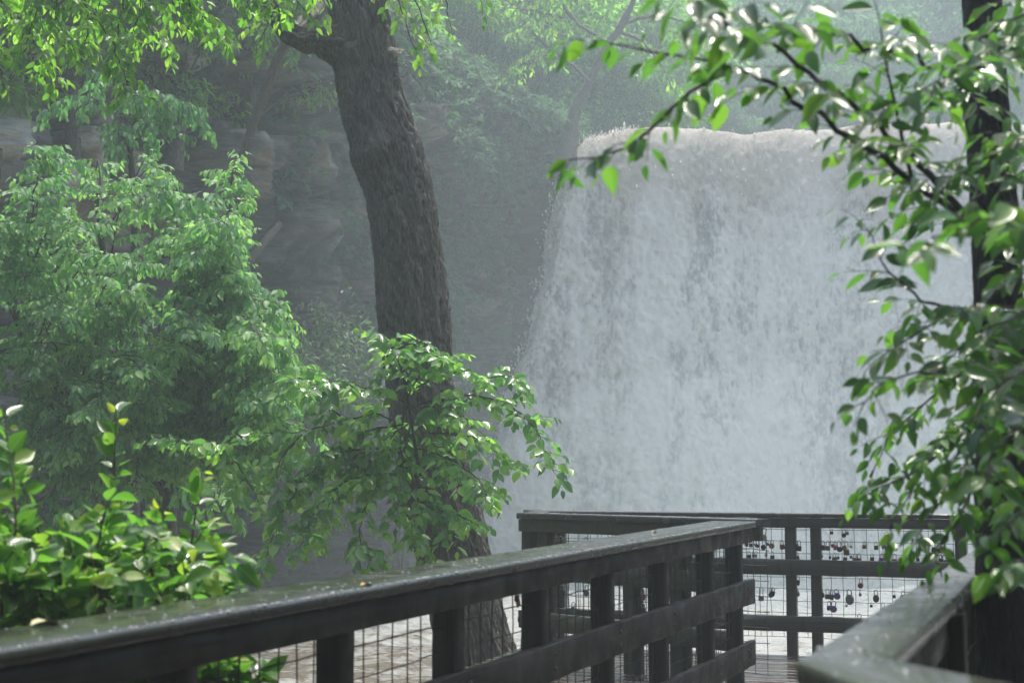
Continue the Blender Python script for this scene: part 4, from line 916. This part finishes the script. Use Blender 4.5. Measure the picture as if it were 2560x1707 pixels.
# second smaller tree, sprays higher on the cliff
u2 = thing('tree', 'small tree with drooping sprays against the grey ledges, upper left', 'tree', tuple(P(330, 1400, 18.0)))
FO = Foliage(LEAF_MD, .5, .35, .25, 66); WT = MB()
tt = catmull([P(330, 1400, 18), P(335, 1000, 18), P(338, 600, 17.8), P(325, 380, 17.6), P(300, 220, 17.4)], 50); tube(WT, tt, np.linspace(.09, .02, 50), 8); WT.build('trunk', BARKG, u2)
for (tx, ty) in [(520, 320), (480, 290), (420, 260), (450, 350), (300, 370), (290, 360), (210, 270), (100, 300), (380, 330), (240, 240), (340, 250), (500, 280)]:
    tipp = P(tx, ty, r.uniform(16.8, 17.6)); b = tt[r.randint(32, 48)]
    W1 = MB(); bough(FO, W1, [b, b * .4 + tipp * .6 + A3(0, 0, .3), tipp], .010, .003, .09, (.18, .42), 1., (.085, .13), .042, 1.1, (.05, .45), start=.25, open_=(.25, -.5, 0), spread=1., side=.55, sub=.25); W1.build('branch', BARKG, u2)
FO.build('crown', ML['left'], u2, smooth=True)

# ------------------------------------------------------------------ overhanging lime canopy, trunk out of frame left
lt = thing('tree', 'lime green tree overhanging the top left corner with hanging twigs', 'tree', tuple(P(-900, 2100, 10.5)))
WT = MB(); q = catmull([P(-900, 2100, 10.5), P(-880, 1200, 10.5), P(-820, 300, 10.5), P(-700, -300, 10.5), P(-500, -700, 10.5)], 60); tube(WT, q, np.linspace(.22, .09, 60), 12); WT.build('trunk', BARK, lt)
WT = MB(); q2 = catmull([P(-700, -300, 10.5), P(-400, -360, 10.4), P(0, -300, 10.3), (P(400, -300, 10.3)), P(800, -260, 10.5)], 60); tube(WT, q2, np.linspace(.09, .02, 60), 8); WT.build('branch', BARK, lt)
FO = Foliage(LEAF_MD, .52, .3, .2, 71); r = np.random.RandomState(72)
CB = [[(-200, -300), (0, -150), (150, -60), (260, 80), (315, 200), (335, 250)], [(-200, -300), (-50, -60), (60, 60), (110, 150), (125, 200)], [(0, -280), (250, -120), (420, -40), (520, 50), (570, 110)], [(0, -280), (400, -180), (620, -80), (690, 10), (700, 50)],
      [(200, -280), (600, -150), (750, -80), (805, -20)], [(0, -280), (180, -60), (220, 50), (205, 150)], [(100, -280), (330, -50), (370, 60), (415, 120)], [(-200, -300), (-60, 0), (-20, 100), (5, 190)], [(50, -280), (100, -50), (80, 60), (60, 130)], [(200, -280), (300, -40), (300, 50), (280, 150)],
      [(300, -280), (440, -100), (470, -10), (480, 60)], [(-100, -300), (0, -80), (30, 20), (20, 80)], [(100, -280), (150, -80), (140, 30), (170, 110)], [(200, -280), (260, -120), (350, -30), (330, 100)], [(350, -280), (540, -120), (600, -40), (620, 10)], [(300, -280), (380, -100), (430, 0), (440, 60)],
      [(-150, -300), (-100, -100), (-60, 60), (-60, 160)], [(0, -280), (60, -120), (60, -20), (110, 60)], [(150, -280), (230, -100), (250, -10), (240, 60)]]
for s_ in CB:
    y0 = 10.35; dy = r.uniform(-.5, 1.4); m = len(s_)
    q = [P(p[0], p[1], y0 + dy * k / (m - 1)) for k, p in enumerate(s_)]
    W1 = MB(); bough(FO, W1, q, .009, .003, .062, (.12, .34), .55, (.07, .098), .036, .55, (.2, .95), start=.25, open_=(.2, -.1, 0), twr=.0022, spread=1., lift=.2, sub=.25); W1.build('branch', TWIG, lt)
FO.build('crown', ML['lime'], lt, smooth=True)

# ------------------------------------------------------------------ plants on the cliff, the rim and the slope
def cliff_pt(px, py):     # nearest cliff vertex seen at a picture position
    d = raydir(px, py); d = d / np.linalg.norm(d); v = CV.reshape(-1, 3) - A3(0, 0, CAMZ); tt_ = v @ d
    e = np.linalg.norm(v - tt_[:, None] * d, axis=1); i = np.argmin(e + tt_ * .004); return CV.reshape(-1, 3)[i]

def project(Pw):
    v = Pw - A3(0, 0, CAMZ); c, s = math.cos(PITCH), math.sin(PITCH)
    dz = v[..., 1] * c + v[..., 2] * s; uy = -v[..., 1] * s + v[..., 2] * c
    return CX + F * v[..., 0] / dz, CY - F * uy / dz
# ivy and ferny ground cover rooted all over the promontory
px_, py_ = project(CV)
nzv = fbm(np.stack([S2 * .6, Zc * .5, 0 * S2], -1), 4, 91)
cover = np.clip((nzv - .43) * 8, 0, 1) * sstep(780, 960, px_) * sstep(2.0, 5.0, Zc) + np.clip((nzv - .52) * 8, 0, 1) * sstep(.35, .5, S2 / sl_[-1]) * sstep(4.0, 7.0, Zc) * .6
cover += .9 * sstep(.9, .97, R2)
cover = np.clip(cover, 0, 1) * (S2 / sl_[-1] > .3)
r = np.random.RandomState(93)
area = cover * np.gradient(ss)[:, None]
pr = (area / area.sum()).ravel(); n = 3600; idx = r.choice(len(pr), n, p=pr)
pb = CV.reshape(-1, 3)[idx]; nb = np.repeat(cn[:, None], nz, 1).reshape(-1, 3)[idx]
FO = Foliage(LEAF_LO, .42, .35, .25, 94)
PPs, DDs, NNs, LLs, TTs = [], [], [], [], []
for k in range(n):
    m = r.randint(10, 20); ln = r.uniform(.3, .9); d0 = nrm(nb[k] * r.uniform(.5, 1.) + A3(*r.randn(3)) * .5 + UP * .25)
    tl_ = np.linspace(.1, 1, m)[:, None]; q = pb[k] + d0 * tl_ * ln + A3(0, 0, -.45) * ln * tl_ ** 2
    sd = nrm(np.cross(d0, UP)) * np.where(np.arange(m) % 2, 1, -1)[:, None]
    PPs.append(q); DDs.append(d0 * .5 + sd * .8 + A3(0, 0, -.5) + r.randn(m, 3) * .25); NNs.append(UP * .8 + nb[k] * .6 + r.randn(m, 3) * .35)
    LLs.append(r.uniform(.13, .24, m)); TTs.append(np.clip(r.uniform(.05, .7) + r.randn(m) * .15, 0, 1))
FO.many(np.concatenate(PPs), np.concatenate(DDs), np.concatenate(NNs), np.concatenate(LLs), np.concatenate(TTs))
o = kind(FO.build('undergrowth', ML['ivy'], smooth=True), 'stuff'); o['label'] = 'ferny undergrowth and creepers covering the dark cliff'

# low plants over the near left bank
r = np.random.RandomState(97); m = 1100
bx = r.uniform(-16, -1.6, m); by = r.uniform(4.5, 17, m); ok = (bx < -.42 * by * .5 - .6); bx, by = bx[ok], by[ok]; bz = ground_h(bx, by)
ok = bz > -1.35; bx, by, bz = bx[ok], by[ok], bz[ok]; m = len(bx)
FO = Foliage(LEAF_LO, .5, .3, .25, 98); per = 14
c_ = np.repeat(np.stack([bx, by, bz], -1), per, 0); q_ = r.randn(m * per, 3) * A3(.22, .22, .08) + A3(0, 0, .16)
FO.many(c_ + q_, q_ * 2 + r.randn(m * per, 3) * .3 + A3(0, 0, .1), UP + r.randn(m * per, 3) * .4, r.uniform(.08, .17, m * per), np.clip(np.repeat(r.rand(m), per) * .7 + r.randn(m * per) * .15, 0, 1))
o = kind(FO.build('ground_cover', ML['left'], smooth=True), 'stuff'); o['label'] = 'low leafy ground cover on the left bank'

def shrub_mesh(FO, c, R, n, L, tint=(.1, .8), droop=.4, r=RNG):
    """leaf clumps gathered on a lumpy dome"""
    nb = max(6, n // 90); 
    cc = nrm(r.randn(nb, 3)) * (r.rand(nb, 1) ** .45) * R; cc[:, 2] = np.abs(cc[:, 2]) * 1.0
    rb = np.array(R) * .36
    per = n // nb
    for k in range(nb):
        q = nrm(r.randn(per, 3)) * (r.rand(per, 1) ** .5) * rb * r.uniform(.6, 1.3); Pq = c + cc[k] + q
        D = nrm(q / rb) * .7 + r.randn(per, 3) * .5 + A3(0, 0, -droop); FO.many(Pq, D, UP * .7 + nrm(q) * .5 + r.randn(per, 3) * .4, r.uniform(.7, 1.25, per) * L, np.clip(r.uniform(*tint) + r.randn(per) * .14, 0, 1))

r = np.random.RandomState(95)
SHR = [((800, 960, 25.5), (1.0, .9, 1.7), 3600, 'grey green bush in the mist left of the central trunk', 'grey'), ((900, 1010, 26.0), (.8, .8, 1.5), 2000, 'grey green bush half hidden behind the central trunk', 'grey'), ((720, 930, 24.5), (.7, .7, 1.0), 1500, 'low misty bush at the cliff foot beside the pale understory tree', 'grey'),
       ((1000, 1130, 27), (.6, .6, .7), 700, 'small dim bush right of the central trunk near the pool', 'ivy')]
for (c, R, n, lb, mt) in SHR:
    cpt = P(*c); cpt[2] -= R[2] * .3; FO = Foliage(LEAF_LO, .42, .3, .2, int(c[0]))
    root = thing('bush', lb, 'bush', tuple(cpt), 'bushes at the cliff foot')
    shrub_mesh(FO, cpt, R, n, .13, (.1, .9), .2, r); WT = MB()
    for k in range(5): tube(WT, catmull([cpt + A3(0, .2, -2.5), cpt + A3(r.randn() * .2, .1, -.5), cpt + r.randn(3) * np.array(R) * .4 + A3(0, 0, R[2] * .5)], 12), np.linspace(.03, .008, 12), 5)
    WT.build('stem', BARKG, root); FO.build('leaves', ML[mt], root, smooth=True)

# dead log leaning on the cliff
lg = MB(); q = [P(812, 0, 19.6), P(722, 94, 19.9), P(655, 250, 20.2), P(602, 400, 20.4), P(563, 500, 20.5)]
trunk_mesh(lg, np.array(q), np.array([.09, .085, .08, .06, .03]), 40, 160, .02, 17, (9, 2)); o = lg.build('dead_log', LOGM, smooth=True)
tag(o, 'pale dead log leaning down the cliff left of the central trunk', 'log')
lg = MB(); q = [P(700, 560, 23), P(650, 620, 22.6), P(600, 690, 22.3)]
trunk_mesh(lg, np.array(q), np.array([.06, .065, .04]), 30, 60, .02, 18, (9, 2)); o = lg.build('dead_log', LOGM, smooth=True); tag(o, 'shorter grey dead log lying lower on the dark cliff', 'log')

# leaning tree at the rim beside the lip
rm = thing('tree', 'dark tree leaning right from the cliff rim beside the lip of the falls', 'tree', tuple(P(1425, 360, 34.6)))
WT = MB(); trunk_mesh(WT, np.array([P(1412, 420, 34.9), P(1428, 330, 34.6), P(1440, 270, 34.3), P(1475, 205, 34.0), P(1508, 130, 33.8), P(1556, 60, 33.6), P(1590, -20, 33.6), P(1600, -120, 33.6)]), np.array([.3, .2, .15, .12, .11, .10, .08, .06]), 40, 160, .03, 19, (6, 1.5)); WT.build('trunk', BARK, rm, smooth=True)
FO = Foliage(LEAF_MD, .4, .3, .2, 101); r = np.random.RandomState(102)
for pts in [[(1520, 110), (1440, 60), (1350, 30), (1260, 20)], [(1475, 205), (1400, 140), (1330, 150), (1260, 180)], [(1556, 60), (1640, 40), (1720, 60), (1780, 110)], [(1590, -20), (1500, -40), (1400, -30), (1330, 0)], [(1540, 80), (1600, 100), (1650, 160), (1680, 220)], [(1590, -20), (1700, -30), (1800, 20)], [(1440, 60), (1400, 0), (1380, -60)], [(1400, 140), (1340, 90), (1300, 40)]]:
    m = len(pts); dy = r.uniform(-1.5, 1); q = [P(p[0], p[1], 33.7 + dy * k / m) for k, p in enumerate(pts)]
    W1 = MB(); bough(FO, W1, q, .05, .015, .3, (.5, 1.2), .9, (.13, .2), .1, .9, (.2, .85), start=.3, twr=.006, sub=.4); W1.build('branch', BARK, rm)
FO.build('crown', ML['far'], rm, smooth=True)

# trees on the rim and the slope: three crowns built once, then copied with their trunks
def forest_tree(seed, n, L, mat):
    r = np.random.RandomState(seed); root = thing('tree', 'x', 'tree', (0, 0, 0))
    FO = Foliage(LEAF_LO, .46, .35, .25, seed); c = A3(0, 0, 4.2); R = np.array([2.9, 2.6, 4.2])
    nb = 46; cc = nrm(r.randn(nb, 3)) * (r.rand(nb, 1) ** .4) * R
    WT = MB(); tk = catmull([A3(0, 0, -1.2), A3(.1, .1, 1.5), A3(-.1, 0, 4), A3(.1, .1, 7.5)], 30); tube(WT, tk, np.linspace(.2, .04, 30), 8)
    per = n // nb
    for k in range(nb):
        rb = np.array([.95, .95, .6]) * r.uniform(.6, 1.25); q = nrm(r.randn(per, 3)) * (r.rand(per, 1) ** .55) * rb; Pq = c + cc[k] + q
        D = nrm(q) * .6 + r.randn(per, 3) * .5 + A3(0, 0, -.7); FO.many(Pq, D, UP * .9 + r.randn(per, 3) * .45, r.uniform(.7, 1.25, per) * L, np.clip(r.uniform(.05, .85) + r.randn(per) * .13, 0, 1))
        if k % 2 == 0:
            a = tk[min(29, max(6, int((cc[k][2] + 3.5) / 8 * 30)))]; tube(WT, catmull([a, (a + c + cc[k]) / 2 + A3(0, 0, .2), c + cc[k]], 8), np.linspace(.05, .012, 8), 5)
    WT.build('trunk', BARK, root); FO.build('crown', mat, root, smooth=True); return root
protos = [forest_tree(201, 6900, .24, ML['far']), forest_tree(202, 7200, .22, ML['lime']), forest_tree(203, 6400, .27, ML['far']), forest_tree(204, 7000, .23, ML['slope']), forest_tree(205, 6600, .25, ML['slope'])]
def dup(root):
    c = root.copy(); COL.objects.link(c)
    for ch in root.children: d = ch.copy(); COL.objects.link(d); d.parent = c
    return c
# picture column and row of the crown middle, distance, size, crown kind
RIM = [(980, 110, 39, .75, 1), (1090, 20, 38.5, .8, 0), (1180, 70, 40, .8, 1), (1290, 90, 41, .85, 1), (1380, 20, 41, .9, 0), (1400, 130, 43, .8, 1), (1530, 160, 43, .8, 1), (1620, 90, 45, .9, 0), (1600, 230, 44, .7, 2), (1500, 30, 46, 1.0, 1), (1250, -40, 43, 1.0, 1), (1100, 130, 37.5, .6, 4), (1240, 160, 38.5, .6, 4), (1350, 190, 39.5, .55, 4), (1480, 230, 42, .6, 3), (1150, -30, 41, .9, 4), (1420, 60, 44, .9, 3)]
SLOPE = [(1720, 200, 51, 1.0, 3), (1820, 60, 54, 1.2, 4), (1900, 220, 50, .9, 3), (2010, 120, 53, 1.1, 4), (2110, 230, 50, .95, 3), (2200, 60, 55, 1.2, 3), (2300, 190, 51, 1.05, 4), (2420, 80, 54, 1.2, 3), (2520, 200, 51, 1.1, 4), (1700, -20, 57, 1.3, 4), (2030, -40, 58, 1.3, 3), (2620, 60, 55, 1.2, 3), (2350, -60, 59, 1.3, 4), (1780, 280, 48, .7, 4), (2000, 290, 48, .65, 3), (2230, 290, 48, .7, 4), (2420, 290, 48, .7, 3), (1640, 300, 46.5, .55, 3)]
LEFTT = [(640, -60, 25.5, .75, 0), (450, -120, 23.5, .7, 2), (780, -80, 29, .8, 0), (900, 20, 33.5, .7, 2), (200, -160, 22, .7, 0), (0, -180, 20.5, .7, 2)]
used = set(); r = np.random.RandomState(210)
def plant(lst, grp, what):
    lst = sorted(lst, key=lambda t: t[0])
    for k, (px, py, Yd, sz, kd) in enumerate(lst):
        root = protos[kd] if kd not in used else dup(protos[kd]); used.add(kd)
        c = P(px, py, Yd); root.location = tuple(c - A3(0, 0, 4.2 * sz)); root.scale = (sz, sz, sz); root.rotation_euler = (0, 0, r.rand() * 6.28)
        root['label'] = what.format(['fresh green', 'bright backlit', 'dull green', 'hazy blue green', 'misty grey green'][kd] , ORD[k]); root['group'] = grp; root['category'] = 'tree'
plant(RIM, 'trees on the cliff rim', '{} tree on the cliff rim above the promontory, {} from the left')
plant(SLOPE, 'trees on the misty slope', '{} tree on the misty slope behind the falls, {} from the left')
plant(LEFTT, 'trees on the left cliff top', '{} tree on the left cliff top, {} from the left')

# ------------------------------------------------------------------ fallen leaves on the near railing cap
YEL = simple('yellow_leaf', (.5, .3, .04), .4, 0, .3, 60); PAL = simple('pale_leaf', (.45, .42, .22), .4, 0, .3, 60)
for (px, py, L_, mt, lb) in [(902, 1466, .05, YEL, 'small yellow fallen leaf on the mossy near cap, middle of its length'), (1631, 1331, .04, YEL, 'tiny yellow fallen leaf near the far end of the mossy cap'), (75, 1567, .09, PAL, 'pale yellowish fallen leaf lying on the mossy cap at the left edge')]:
    d = raydir(px, py); n_ = np.cross(tL, sL); n_ = n_ if n_[2] > 0 else -n_; k = np.dot(LA - A3(0, 0, CAMZ), n_) / np.dot(d, n_); p = A3(0, 0, CAMZ) + d * k
    FO = Foliage(LEAF_MD, .5, .2, .3, 3); FO.many((p + UP * .004)[None], (tL + sL * .3)[None], UP[None] + 0., np.array([L_]), np.array([.5]))
    o = FO.build('fallen_leaf', mt); tag(o, lb, 'leaf', 'fallen leaves on the railing')
